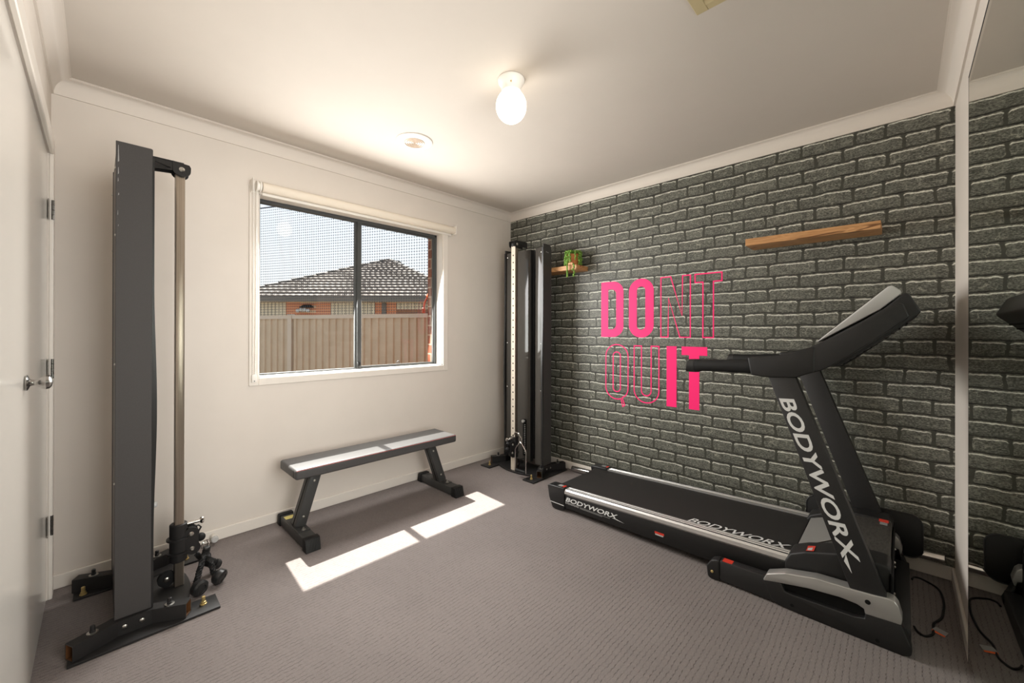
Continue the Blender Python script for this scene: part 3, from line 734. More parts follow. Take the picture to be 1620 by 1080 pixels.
# rails and side panels
for s, xo, xi in ((1, -.746, -.684), (-1, -.122, -.190)):
    sx_ = 1 if xi > xo else -1
    pr = [(xo + sx_ * .006, .118), (xo, .128), (xo + sx_ * .002, .146), (xo + sx_ * .012, .155), (xo + sx_ * .021, .156), (xo + sx_ * .023, .1525), (xo + sx_ * .027, .1525), (xo + sx_ * .029, .157), (xo + sx_ * .041, .157), (xo + sx_ * .043, .1535), (xo + sx_ * .047, .1535), (xo + sx_ * .049, .157), (xi, .156), (xi, .118)]
    dz = dk(-2.54) - dk(-1.24)
    ra_ = MB().prism([(x, -1.24, z) for x, z in pr], (0, -1.30, dz)).build('side_rail', M['alu'], tm, 25)
    gv = MB()
    for o_, w_ in ((.0135, .0055), (.025, .004), (.045, .004)):
        xx = xo + sx_ * o_; zz = .1562 if o_ < .02 else .1532
        gv.prism([(xx - w_ / 2, -1.2402, zz), (xx + w_ / 2, -1.2402, zz), (xx + w_ / 2, -1.2402, zz + .0006), (xx - w_ / 2, -1.2402, zz + .0006)], (0, -1.2996, dz))
    gv.build('groove_shade_strip', M['groove'], ra_, 0)  # dark strips that colour in the shade of the rail grooves
    MB().yz([(-1.235, .03), (-1.235, .119), (-2.53, .119 + dz), (-2.53, .045)], xo + sx_ * .004, xo + sx_ * .02, .003, 2).build('side_skirt', M['plastic'], tm)
    # rear caps
    cp = [(-1.105, .150), (-1.112, .156), (-1.130, .160), (-1.250, .164), (-1.250, .018), (-1.180, .003), (-1.150, .006), (-1.120, .070)]
    xa, xb = (xo - sx_ * .004, xi + sx_ * .010)
    cpo = MB().yz(cp, xa, xb - sx_ * .0, .006, 3).build('rear_cap', M['satin'], tm)
    MB().tube([(xa - sx_ * .0006, -1.134, .046), (xa - sx_ * .0006, -1.250, .046)], .0022, 6).build('cap_seam', M['pale'], cpo)
    MB().box(min(xo + sx_ * .012, xo + sx_ * .045), max(xo + sx_ * .012, xo + sx_ * .045), -1.218, -1.185, .1632, .1640).build('logo_mark', M['grey'], cpo, 0)
    MB().box(min(xo + sx_ * .012, xo + sx_ * .045), max(xo + sx_ * .012, xo + sx_ * .045), -1.238, -1.224, .1638, .1646).build('red_mark', M['sred'], cpo, 0)
MB().cyl((-.684, -1.165, dk(-1.165) - .046), (-.19, -1.165, dk(-1.165) - .046), .036, 20).build('rear_roller', M['steel'], tm)
# lettering on the side skirt and rail
sk = MB(); text_mb('BODYWORX', (-.7430, -1.258, .078), (0, -1, .004), (0, 0, 1), .385, .030, .45, .022, mb=sk)
sk.add([(-.7430, -1.615, .079), (-.7430, -1.70, .071), (-.7430, -1.635, .083)], [(0, 1, 2)])
sk.build('side_lettering', M['white'], tm, 0)
sb = MB()
for i in range(9): sb.box(-.7432, -.7428, -1.2655 - i * .0125, -1.256 - i * .0125, .0625 + .0015 * (i % 2), .0745)
sb.build('small_lettering', M['grey'], tm, 0)
MB().box(-.7432, -.7428, -1.60, -1.375, .0690, .0715).box(-.7432, -.7428, -1.545, -1.375, .0625, .0650).build('lettering_underline', M['grey'], tm, 0)
MB().box(-.7432, -.7426, -1.945, -1.890, .082, .094).build('red_sticker', M['sred'], tm, 0)
MB().box(-.7432, -.7426, -1.940, -1.893, .074, .0815).build('white_sticker', M['pale'], tm, 0)
rl = MB(); text_mb('BODYWORX', (-.678, -2.045, dk(-2.045) - .0035), (0, -1, .0375), (1, 0, 0), .46, .058, .35, .012, mb=rl)
rl.build('belt_lettering', M['white'], bto, 0)
# motor hood
hd = [(-2.52, .10), (-2.52, .182), (-2.540, .223), (-2.595, .252), (-2.700, .286), (-2.735, .298), (-2.868, .300), (-2.878, .285), (-2.878, .06), (-2.60, .06)]
for xa, xb in ((-.765, -.640), (-.225, -.110)):
    MB().yz(hd, xa, xb, .010, 3).build('hood_shoulder', M['plastic'], tm)
mid = [(-2.545, .10), (-2.545, .205), (-2.725, .286), (-2.868, .296), (-2.874, .285), (-2.874, .06), (-2.60, .06)]
ho = MB().yz(mid, -.645, -.220, .004, 2).build('motor_hood', M['hood'], tm)
MB().prism([(-.636, -2.548, .2105), (-.232, -2.548, .2105), (-.262, -2.726, .2905), (-.560, -2.726, .2905)], (0, -.0012, .0025), .001, 1).build('silver_insert', M['silver'], ho)
MB().box(-.262, -.226, -2.862, -2.826, .2965, .2985, .0004, 1).build('red_sticker', M['sred'], ho)
MB().box(-.300, -.266, -2.858, -2.830, .2965, .2982, .0004, 1).build('grey_sticker', M['grey'], ho)
MB().prism([(-.757, -2.600, .2560), (-.700, -2.600, .2560), (-.700, -2.628, .2650), (-.757, -2.628, .2650)], (0, 0, .0008)).build('red_sticker', M['sred'], tm, 0)
MB().prism([(-.752, -2.604, .2584), (-.728, -2.604, .2584), (-.720, -2.621, .2638), (-.752, -2.621, .2638)], (0, 0, .0006)).build('sticker_print', M['pale'], tm, 0)
# base frame : covers, trims, uprights, feet
silver = [(-2.45, .099), (-2.463, .127), (-2.533, .159), (-2.645, .184), (-2.758, .190), (-2.827, .196), (-2.870, .202), (-2.888, .199), (-2.900, .184), (-2.911, .141), (-2.907, .117), (-2.803, .110), (-2.800, .128), (-2.778, .137), (-2.726, .140), (-2.616, .128), (-2.508, .106), (-2.45, .092)]
blk_lo = [(-2.45, .094), (-2.480, .022), (-2.510, .004), (-2.60, .0), (-2.911, .0), (-2.935, .012), (-2.938, .034), (-2.907, .118), (-2.803, .112), (-2.802, .09), (-2.768, .082), (-2.673, .078), (-2.557, .074), (-2.532, .076), (-2.522, .104), (-2.508, .108)]
inner_blk = [(-2.47, .10), (-2.49, .01), (-2.92, .01), (-2.90, .14), (-2.75, .16), (-2.62, .15)]
for s, xo in ((1, XN), (-1, XF)):
    xi = xo + s * .055
    MB().yz(blk_lo, xo, xi, .005, 3).build('base_cover', M['plastic'], tm)
    MB().yz(inner_blk, xo + s * .022, xi, .002, 1).build('base_inner', M['deep'], tm)
    st = MB().yz(silver, xo - s * .002, xi, .006, 3).build('silver_trim', M['silver'], tm)
    MB().lathe([(.009, 0), (.009, .001)], (xo - s * .0021, -2.811, .161), (-s, 0, 0), 18).build('bolt_hole', M['deep'], st)
    ft = MB().yz([(-2.205, .012), (-2.200, .060), (-2.222, .094), (-2.248, .104), (-2.262, .104), (-2.262, .008), (-2.24, .0), (-2.215, .002)], xo + s * .0, xi + s * .0, .006, 3).build('foot_cap', M['plastic'], tm)
    MB().lathe([(.007, 0), (.007, .002), (.003, .004)], (xo - s * .0005, -2.228, .040), (-s, 0, 0), 14).build('screw', M['brass'], ft)
    fs_ = MB().yz([(-2.262, .010), (-2.262, .104), (-2.46, .112), (-2.52, .10), (-2.52, .010)], xo + s * .003, xi - s * .003, .003, 2).build('foot_tube', M['black'], tm)
    MB().box(min(xo + s * .008, xo + s * .045), max(xo + s * .008, xo + s * .045), -2.315, -2.272, .1050, .1066).build('red_sticker', M['sred'], fs_, 0)
    for yy in (-2.56, -2.84):
        MB().lathe([(.007, 0), (.007, .0012)], (xo - s * .0002, yy, .028 if yy > -2.7 else .022), (-s, 0, 0), 16).build('screw_hole', M['deep'], tm)
    up = [(-2.466, 1.035), (-2.571, 1.035), (-2.868, .196), (-2.762, .170)]
    upo = MB().yz(up, xo + s * .004, xo + s * .048, .003, 2).build('upright', M['black'], tm)
    if s > 0:
        d = Vector((0, -.2965, -.839)).normalized(); n_ = Vector((0, -.839, .2965)).normalized()
        tb = MB(); org = Vector((xo + .0034, -2.490, .930)) + n_ * .021
        text_mb('BODYWORX', org + Vector((0, .002, 0)), d, n_, .672, .056, .30, .022, mb=tb)
        e = org + d * .655
        tb.add([e + n_ * .016, e + d * .028 + n_ * .0, e + d * .075 + n_ * .010], [(0, 1, 2)])
        tb.build('upright_lettering', M['white'], upo, 0)
    # handlebar and console arm
    jn = [(-2.383, 1.116), (-2.435, 1.121), (-2.502, 1.131), (-2.556, 1.149), (-2.64, 1.175), (-2.64, 1.065), (-2.61, 1.052), (-2.567, 1.034), (-2.452, 1.028), (-2.398, 1.034)]
    jo = MB().yz(jn, xo - s * .004, xo + s * .062, .007, 3).build('arm_joint', M['plastic'], tm)
    pr = []
    for (yy, zc, ry) in ((-2.392, 1.074, .034), (-2.30, 1.071, .034), (-2.20, 1.066, .034), (-2.134, 1.061, .0335), (-2.133, 1.061, .035)): pass
    def oval(yy, zc, rz, rx=.026, nn=18): return [(xo + s * .030 + rx * math.cos(2 * math.pi * k / nn), yy + 0 * k, zc + rz * math.sin(2 * math.pi * k / nn)) for k in range(nn)]
    mb = MB(); R_ = [oval(-2.40, 1.073, .033), oval(-2.30, 1.070, .033), oval(-2.28, 1.069, .030), oval(-2.17, 1.064, .030), oval(-2.15, 1.062, .034), oval(-2.134, 1.061, .034)]
    for i in range(len(R_) - 1): mb.add(R_[i] + R_[i + 1], [(k, (k + 1) % 18, 18 + (k + 1) % 18, 18 + k) for k in range(18)])
    mb.add(R_[0], [tuple(range(18))]); hb = mb.build('handlebar', M['rubber'], tm)
    mb = MB(); a = oval(-2.133, 1.061, .0345); c = [(x, -2.097 + (1.06 - z) * .22, z) for x, y, z in oval(-2.1, 1.060, .0335, .025)]
    mb.add(a + c, [(k, (k + 1) % 18, 18 + (k + 1) % 18, 18 + k) for k in range(18)]); mb.add(c, [tuple(range(18))]); mb.add(a, [tuple(range(18))])
    mb.build('grip_cap', M['satin'], hb)
    am_ = [(-2.561, 1.140), (-2.635, 1.178), (-2.739, 1.241), (-2.805, 1.290), (-2.848, 1.323), (-2.895, 1.350), (-2.912, 1.345), (-2.929, 1.297), (-2.907, 1.274), (-2.805, 1.182), (-2.706, 1.101), (-2.664, 1.074), (-2.609, 1.052)]
    MB().yz(am_, xo - s * .001, xo + s * .070, .006, 3).build('console_arm', M['plastic'], tm)
xa, xb = XN + .062, XF - .062
shell = [(-2.638, 1.182), (-2.846, 1.322), (-2.900, 1.378), (-2.918, 1.394), (-2.930, 1.385), (-2.962, 1.318), (-2.955, 1.306), (-2.85, 1.205), (-2.714, 1.090), (-2.655, 1.085)]
MB().yz(shell, xa, xb, .010, 3).build('console_shell', M['plastic'], tm)
wh = [(-2.637, 1.190), (-2.846, 1.330), (-2.905, 1.388), (-2.905, 1.402), (-2.880, 1.424), (-2.868, 1.421), (-2.655, 1.212)]
who = MB().yz(wh, xa + .004, xb - .004, .006, 3).build('console_hood', M['pale'], tm)
n0 = Vector((0, -2.655, 1.212)); n1 = Vector((0, -2.868, 1.421)); dd = (n1 - n0); nr = Vector((0, dd.z, -dd.y)).normalized()
if nr.z < 0: nr = -nr
nr = Vector((0, abs(nr.y), abs(nr.z)))
p_ = [n0 + dd * .10, n0 + dd * .92]
MB().prism([(xa + .03, p_[0].y, p_[0].z), (xb - .03, p_[0].y, p_[0].z), (xb - .03, p_[1].y, p_[1].z), (xa + .03, p_[1].y, p_[1].z)], nr * .004, .001, 1).build('display', M['glossblack'], who)
vsl = MB()
for i in range(10):
    t = i / 9; y = -2.73 - .19 * t; z = 1.102 + .17 * t
    vsl.box(xa + .01, xb - .01, y - .004, y + .004, z - .004, z + .010, 0)
vsl.build('vent_slots', M['deep'], tm)
# cross members
MB().box(XN + .05, XF - .05, -2.935, -2.885, .010, .085, .004, 2).build('front_cross_bar', M['black'], tm)
MB().box(XN + .05, XF - .05, -2.884, -2.876, .06, .27, .002, 1).build('motor_bulkhead', M['deep'], tm)
for x, z in ((-.32, .20), (-.40, .15), (-.52, .22), (-.60, .12)):
    MB().lathe([(.006, 0), (.006, .002), (.003, .005)], (x, -2.884, z), (0, -1, 0), 12).build('bolt', M['bolt'], tm)
MB().box(-.09, -.016, -2.86, -2.74, .006, .068, .004, 2).build('stabiliser_foot', M['black'], tm)
MB().box(-.785, -.135, -2.47, -2.43, .018, .060, .004, 2).build('rear_cross_bar', M['black'], tm)

# power cord with tag
pc = thing('power_cord', 'black treadmill power cord looped on the carpet with an orange tag', 'cord', (-.5, -3.0, 0))
def smooth_path(P, n=8):
    P = [Vector(p) for p in P]; out = []
    for i in range(len(P) - 1):
        p0, p1, p2, p3 = P[max(i - 1, 0)], P[i], P[i + 1], P[min(i + 2, len(P) - 1)]
        for k in range(n):
            t = k / n
            out.append(.5 * ((2 * p1) + (p2 - p0) * t + (2 * p0 - 5 * p1 + 4 * p2 - p3) * t * t + (3 * p1 - p0 - 3 * p2 + p3) * t ** 3))
    out.append(P[-1]); return out
MB().tube(smooth_path([(-.60, -2.945, .012), (-.618, -2.955, .006), (-.632, -2.975, .005), (-.600, -2.998, .005), (-.560, -3.003, .005), (-.505, -3.006, .005), (-.44, -3.030, .005), (-.372, -3.040, .005), (-.28, -3.046, .005), (-.16, -3.035, .005), (-.105, -2.985, .005), (-.105, -2.955, .005), (-.14, -2.945, .006)]), .0042, 8).build('cord', M['rubber'], pc)
tg = MB().add([(-.563, -2.998, .010), (-.548, -3.010, .016), (-.556, -3.046, .012), (-.573, -3.036, .004)], [(0, 1, 2, 3)]).build('tag', M['grey'], pc, 0)
MB().add([(-.564, -2.998, .0095), (-.573, -3.036, .0035), (-.580, -3.034, .002), (-.572, -2.998, .006)], [(0, 1, 2, 3)]).build('tag_stripe', M['orange'], tg, 0)

# chrome bar and board between treadmill and wall
cb = thing('chrome_bar', 'long chrome bar lying along the base of the brick wall behind the treadmill', 'bar', (-.04, -1.9, .07))
MB().cyl((-.0395, -.812, .0255), (-.0395, -3.062, .110), .0235, 28, .002).build('bar_tube', M['chrome'], cb)
MB().cyl((-.0395, -3.0621, .1100), (-.0395, -3.064, .1101), .019, 24).build('bar_end', M['rubber'], cb)
bd = thing('rounded_board', 'glossy black board with rounded corners leaning on the brick wall behind the treadmill', 'board', (-.08, -2.74, .1))
R = .045
def rr(y0, y1, z0, z1, R):
    o = []
    for cy, cz, a in ((y0 + R, z0 + R, 180), (y1 - R, z0 + R, 270), (y1 - R, z1 - R, 0), (y0 + R, z1 - R, 90)):
        for i in range(7):
            t = math.radians(a + 90 * i / 6); o.append((cy + R * math.cos(t), cz + R * math.sin(t)))
    return o
lean = lambda y, z: -.0805 + (z - .088) * .13
pts = rr(-2.985, -2.505, .088, .300, .05)
pts = [(y, z - (.06 * max(0, (y + 2.68)) if z > .2 else 0) * 1.5) for y, z in pts]
MB().prism([(lean(y, z), y, z) for y, z in pts], (.010, 0, -.0013), .002, 2).build('board_panel', M['satinboard'], bd)
MB().tube([(lean(y, z) + .001, y, z) for y, z in pts], .003, 8, True).build('raised_rim', M['satin'], bd)
MB().lathe([(.006, 0), (.006, .002)], (lean(0, .272) - .0005, -2.86, .272), (-1, 0, -.27), 14).build('screw', M['gunmetal'], bd)

# ------------------------------------------------------------------ timber shelves and plant
s1 = MB().box(-.185, -.0005, -2.830, -2.212, 1.768, 1.810, .002, 1).build('floating_shelf', M['wood'])
tag(s1, 'empty timber floating shelf high on the brick wall above the treadmill', 'shelf', 'timber floating shelves')
s2 = MB().box(-.172, -.0005, -.945, -.30, 1.762, 1.802, .002, 1).build('floating_shelf', M['wood'])
tag(s2, 'timber floating shelf carrying the trailing plant beside the corner cable machine', 'shelf', 'timber floating shelves')
pp = thing('potted_plant', 'trailing green string-of-pearls plant in a wooden pot on the small shelf', 'plant', (-.105, -.86, 1.802))
PX, PY = -.105, -.862
MB().lathe([(.040, 0), (.043, .003), (.058, .095), (.060, .10), (.055, .10), (.053, .085)], (PX, PY, 1.802), (0, 0, 1), 28).build('pot', M['terracotta'], pp)
MB().box(-.176, -.150, -.905, -.860, 1.8022, 1.824, .002, 1).build('pot_foot', M['wood'], pp)
random.seed(3)
for i in range(26):
    if i in (15, 16, 18, 22): continue
    a = 2 * math.pi * i / 26 + random.uniform(-.1, .1)
    L = random.uniform(.05, .115)
    front = math.cos(a - math.radians(215))
    if i in (13, 19): L = .205
    r0 = .03; r1 = .064 + random.uniform(0, .008)
    mb = MB(); zz = 1.802 + .112
    N = 7 + int(L / .0085)
    for k in range(N):
        if k < 6:
            t = k / 5; r = .022 + (r1 - .022) * t; z = zz + .022 * math.sin(math.pi * t * .8) - .006
        else:
            r = r1 + .004 * math.sin(k + i) ; z = zz - (k - 5) * .0085
        x = PX + r * math.cos(a) + random.uniform(-.004, .004); y = PY + r * math.sin(a) + random.uniform(-.004, .004)
        x = min(x, -.012)
        if z < 1.812 and x > -.19: 
            if i in (13, 19): x = -.194 + random.uniform(-.003, .003)
            else: break
        mb.ball((x, y, z), random.uniform(.0055, .0075), 5)
        mb.ball((min(x + random.uniform(-.008, .008), -.010), y + random.uniform(-.008, .008), z + random.uniform(-.003, .003)), .0055, 4)
    mb.build('trailing_strand', M['leaf'], pp)
mb = MB()
for i in range(90):
    a = random.uniform(0, 6.28); r = .056 * math.sqrt(random.random())
    mb.ball((PX + r * math.cos(a), PY + r * math.sin(a), 1.910 + .022 * (1 - (r / .056) ** 2) + random.uniform(-.004, .006)), random.uniform(.006, .008), 4)
mb.build('crown_leaves', M['leaf'], pp)

# ------------------------------------------------------------------ wall lettering DONT / QUIT
def arcpts(cx, cz, rx, rz, a0, a1, n=10): return [(cx + rx * math.cos(math.radians(a0 + (a1 - a0) * i / n)), cz + rz * math.sin(math.radians(a0 + (a1 - a0) * i / n))) for i in range(n + 1)]
# loops are in (u, z): u runs to the right along the wall (u = -y)
def L_D(u0, u1, z0, z1, t):
    r = (u1 - u0) * .48
    o = [(u0, z0)] + arcpts(u1 - r, z0 + r * .9, r, r * .9, -90, 0) + arcpts(u1 - r, z1 - r * .9, r, r * .9, 0, 90) + [(u0, z1)]
    r2 = r - t * .85; i_ = [(u0 + t, z0 + t * .95)] + arcpts(u1 - t - r2, z0 + t * .95 + r2, r2, r2, -90, 0) + arcpts(u1 - t - r2, z1 - t * .95 - r2, r2, r2, 0, 90) + [(u0 + t, z1 - t * .95)]
    return [o, i_]
def stad(u0, u1, z0, z1, k=.95):
    r = (u1 - u0) / 2; return arcpts(u1 - r, z1 - r * k, r, r * k, 0, 180, 16) + arcpts(u0 + r, z0 + r * k, r, r * k, 180, 360, 16)
def L_O(u0, u1, z0, z1, t): return [stad(u0, u1, z0, z1), stad(u0 + t, u1 - t, z0 + t * .9, z1 - t * .9)]
def L_N(u0, u1, z0, z1, t):
    return [[(u0, z0), (u0 + t * .82, z0), (u0 + t * .82, z0 + .285), (u1 - t * 1.05, z0), (u1, z0), (u1, z1), (u1 - t * .82, z1), (u1 - t * .82, z1 - .285), (u0 + t * 1.05, z1), (u0, z1)]]
def L_T(u0, u1, z0, z1, t):
    c = (u0 + u1) / 2; return [[(c - t / 2, z0), (c + t / 2, z0), (c + t / 2, z1 - t * .86), (u1, z1 - t * .86), (u1, z1), (u0, z1), (u0, z1 - t * .86), (c - t / 2, z1 - t * .86)]]
def L_I(u0, u1, z0, z1, t): return [[(u0, z0), (u1, z0), (u1, z1), (u0, z1)]]
def L_U(u0, u1, z0, z1, t):
    r = (u1 - u0) / 2; r2 = r - t
    return [[(u0, z1)] + arcpts(u0 + r, z0 + r * .95, r, r * .95, 180, 360, 18) + [(u1, z1), (u1 - t, z1)] + arcpts(u0 + r, z0 + t * .9 + r2, r2, r2, 360, 180, 14) + [(u0 + t, z1)]]
def L_Q(u0, u1, z0, z1, t):
    o = stad(u0, u1, z0, z1); r = (u1 - u0) / 2; out = []
    pts = arcpts(u1 - r, z1 - r * .95, r, r * .95, 0, 180, 16) + arcpts(u0 + r, z0 + r * .95, r, r * .95, 180, 290, 12)
    tail = [(u0 + r + .052, z0 - .056), (u0 + r + .078, z0 - .040), (u0 + r + .055, z0 + .020)]
    return [pts + tail + arcpts(u0 + r, z0 + r * .95, r, r * .95, 318, 360, 6), stad(u0 + t, u1 - t, z0 + t * .9, z1 - t * .9)]
def offset(loop, d):
    n = len(loop); out = []
    A = sum(loop[i][0] * loop[(i + 1) % n][1] - loop[(i + 1) % n][0] * loop[i][1] for i in range(n))
    sgn = 1 if A > 0 else -1
    for i in range(n):
        p0, p1, p2 = Vector(loop[i - 1]), Vector(loop[i]), Vector(loop[(i + 1) % n])
        a = (p1 - p0); c = (p2 - p1)
        if a.length < 1e-6: a = c
        if c.length < 1e-6: c = a
        a = a.normalized(); c = c.normalized()
        n1 = Vector((-a.y, a.x)) * sgn; n2 = Vector((-c.y, c.x)) * sgn; m = (n1 + n2)
        if m.length < 1e-6: m = n1
        m.normalize(); k = d / max(.45, m.dot(n1)); out.append(tuple(p1 + m * k))
    return out
XS = -.0012
def letter(name, loops, solid, label):
    mb = MB()
    if solid:
        cu = bpy.data.curves.new('c', 'CURVE'); cu.dimensions = '2D'; cu.fill_mode = 'BOTH'
        for lp in loops:
            s = cu.splines.new('POLY'); s.points.add(len(lp) - 1); s.use_cyclic_u = True
            for i, (a, c) in enumerate(lp): s.points[i].co = (a, c, 0, 1)
        ob = bpy.data.objects.new('c', cu); COL.objects.link(ob)
        dg = bpy.context.evaluated_depsgraph_get(); me = bpy.data.meshes.new_from_object(ob.evaluated_get(dg))
        mb.add([(XS, -v.co.x, v.co.y) for v in me.vertices], [tuple(p.vertices) for p in me.polygons])
        bpy.data.objects.remove(ob); bpy.data.curves.remove(cu); bpy.data.meshes.remove(me)
    else:
        for lp in loops:
            i_ = offset(lp, .0085); n = len(lp)
            mb.add([(XS, -a, c) for a, c in lp] + [(XS, -a, c) for a, c in i_], [(k, (k + 1) % n, n + (k + 1) % n, n + k) for k in range(n)])
    o = mb.build('wall_letter', M['pink'], None, 0)
    return tag(o, label, 'wall lettering', 'pink wall letters')
z0, z1, y0, y1 = 1.193, 1.651, .680, 1.130
letter('D', L_D(1.079, 1.285, z0, z1, .066), True, 'solid pink letter D, first letter of the upper word on the brick wall')
letter('O', L_O(1.333, 1.540, z0 - .002, z1 + .003, .068), True, 'solid pink letter O, second letter of the upper word on the brick wall')
letter('N', L_N(1.592, 1.818, z0, z1, .078), False, 'outlined pink letter N in the upper word on the brick wall')
letter('T', L_T(1.842, 2.028, z0, z1, .078), False, 'outlined pink letter T ending the upper word on the brick wall')
letter('Q', L_Q(1.120, 1.331, y0, y1 + .006, .068), False, 'outlined pink letter Q starting the lower word on the brick wall')
letter('U', L_U(1.375, 1.586, y0, y1, .070), False, 'outlined pink letter U in the lower word on the brick wall')
letter('I', L_I(1.641, 1.716, y0, y1, .075), True, 'solid pink letter I in the lower word on the brick wall')
letter('T', L_T(1.752, 1.930, y0, y1, .072), True, 'solid pink letter T behind the treadmill handlebar, ending the lower word')

# ------------------------------------------------------------------ outside
fL, fR = Vector((-1.37, 3.81)), Vector((-.125, 1.29))
fd = (fR - fL).normalized(); fn = Vector((fd.y, -fd.x))
fe = thing('steel_fence', 'tan corrugated steel boundary fence outside the window', 'fence', (-.7, 2.5, -.3))
def fp_(s, off, z): p = fL + fd * s + fn * off; return (p.x, p.y, z)
zt_ = 1.456; span = 2.36; posts = [.64 - span, .64, .64 + span]
for k, s in enumerate([.64 - 2 * span, .64 - span, .64]):
    mb = MB(); vs = []; n = 0; x = 0.
    seq = [(0, 0), (.055, 0), (.067, .018), (.10, .018), (.112, 0)]
    pts = []
    while x < span:
        for a, o in seq[:-1]: pts.append((x + a, o))
        x += .112
    for a, o in pts:
        a = min(a, span); vs += [fp_(s + a, o, -.3), fp_(s + a, o, zt_ - .02)]
    mb.add(vs, [(2 * i, 2 * i + 2, 2 * i + 3, 2 * i + 1) for i in range(len(pts) - 1)]); mb.build('fence_sheet', M['fence'], fe, 0)
    mb = MB()
    mb.prism([fp_(s, -.022, zt_ - .05), fp_(s, .026, zt_ - .05), fp_(s, .026, zt_), fp_(s, -.022, zt_)], (fd.x * span, fd.y * span, 0)); mb.build('top_rail', M['fencecap'], fe, 0)
for s in posts:
    mb = MB(); mb.prism([fp_(s - .035, -.034, -.3), fp_(s + .035, -.034, -.3), fp_(s + .035, .034, -.3), fp_(s - .035, .034, -.3)], (0, 0, zt_ + .318)); mb.build('post', M['fencecap'], fe, 0)
# net strung above the fence
nb = MB(); nz0, nz1 = zt_ + .01, 2.985
cell = .036; w = .0022
s = -4.2
def lineq(a, b, hw, vert):
    a = Vector(a); b = Vector(b); o = Vector((fd.x, fd.y, 0)) * hw if vert else Vector((0, 0, hw))
    nb.quad(a - o, a + o, b + o, b - o)
i = 0
while s < 3.0:
    lineq(fp_(s, .06, nz0), fp_(s, .06, nz1), w * .5, True); s += cell; i += 1
z = nz0
while z < nz1:
    lineq(fp_(-4.2, .06, z), fp_(3.0, .06, z), w * .5, False); z += cell
s = -4.2
while s < 3.0:
    z = nz0
    while z < nz1:
        c = Vector(fp_(s, .059, z)); a = Vector((fd.x, fd.y, 0)) * .006; b_ = Vector((0, 0, .006))
        nb.quad(c - a - b_, c + a - b_, c + a + b_, c - a + b_); z += cell
    s += cell
lineq(fp_(-4.2, .06, nz1), fp_(3.0, .06, nz1), .009, False)
tag(nb.build('net', M['net'], None, 0), 'fine dark netting stretched above the tan steel fence', 'netting')

# neighbour's house : local frame (a to the right of the view axis, b away)
CX, CY = -2.97156, -2.90857
Rv = Vector((.69664, -.71742)); Fv = Vector((.71742, .69664))
def hp(a, b, z): p = Vector((CX, CY)) + Rv * a + Fv * b; return (p.x, p.y, z)
hs = thing('neighbour_house', 'single-storey brick house with grey tiled hip roof beyond the fence', 'house', hp(-6, 16, -.3))
eb, ez = 14.0, 2.40
la, ra, aa, ab, az = -10.15, -1.55, -5.62, 18.4, 4.47
N = 15; mb = MB(); vs = []; prev = None
for k in range(N):
    t0, t1 = k / N, (k + 1) / N
    def row(t, lift):
        l = la + (aa - la) * t; r = ra + (aa - ra) * t; b = eb + (ab - eb) * t; z = ez + .02 + (az - ez) * t
        out = []; n = 150
        for j in range(n + 1):
            a = l + (r - l) * j / n
            ph = (a / .21 + (.37 * k * k) % 1.) * 2 * math.pi
            out.append(hp(a, b - lift * .25, z + lift + .011 * math.sin(ph)))
        return out
    A_, B_ = row(t0, .075), row(t1, .0); C_ = row(t0, -.01)
    n = len(A_)
    mb.add(C_ + A_ + B_, [(i, i + 1, n + i + 1, n + i) for i in range(n - 1)] + [(n + i, n + i + 1, 2 * n + i + 1, 2 * n + i) for i in range(n - 1)])
mb.build('tiled_roof_face', M['roof'], hs, 30)
MB().add([hp(la, eb, ez), hp(aa, ab, az), hp(la, eb + 9, ez)], [(0, 1, 2)]).add([hp(ra, eb, ez), hp(aa, ab, az), hp(ra, eb + 9, ez)], [(0, 1, 2)]).add([hp(la, eb + 9, ez), hp(aa, ab, az), hp(ra, eb + 9, ez)], [(0, 1, 2)]).build('roof_sides', M['roof'], hs, 0)
for P in ((la, eb), (ra, eb)):
    mb = MB(); p0 = Vector(hp(P[0], P[1], ez + .05)); p1 = Vector(hp(aa, ab, az + .05)); n = 14
    for i in range(n):
        mb.tube([p0.lerp(p1, i / n), p0.lerp(p1, (i + 1.06) / n) + Vector((0, 0, -.03))], [.09, .075], 8)
    mb.build('hip_capping', M['ridge'], hs)
MB().prism([hp(aa - 1.0, ab + .6, az - .35), hp(aa + .25, ab + .6, az - .35), hp(aa + .25, ab + .6, az + .12), hp(aa - 1.0, ab + .6, az + .07)], (Fv.x * .5, Fv.y * .5, 0)).build('roof_box', M['gutter'], hs, 0)
MB().prism([hp(la - .1, eb - .06, ez - .13), hp(ra + .1, eb - .06, ez - .13), hp(ra + .1, eb - .06, ez + .02), hp(la - .1, eb - .06, ez + .02)], (Fv.x * .12, Fv.y * .12, 0)).build('gutter', M['gutter'], hs, 0)
MB().prism([hp(la, eb, ez - .14), hp(ra, eb, ez - .14), hp(ra, eb + .5, ez - .14), hp(la, eb + .5, ez - .14)], (0, 0, .01)).build('soffit', M['cream'], hs, 0)
wb = eb + .32
def wpan(nm, m, a0, a1, z0_, z1_, d=0.):
    return MB().prism([hp(a0, wb - d, z0_), hp(a1, wb - d, z0_), hp(a1, wb - d, z1_), hp(a0, wb - d, z1_)], (Fv.x * .1, Fv.y * .1, 0)).build(nm, m, hs, 0)
wpan('brick_wall', M['brickhouse'], la + .5, ra - .5, -.3, ez - .13)
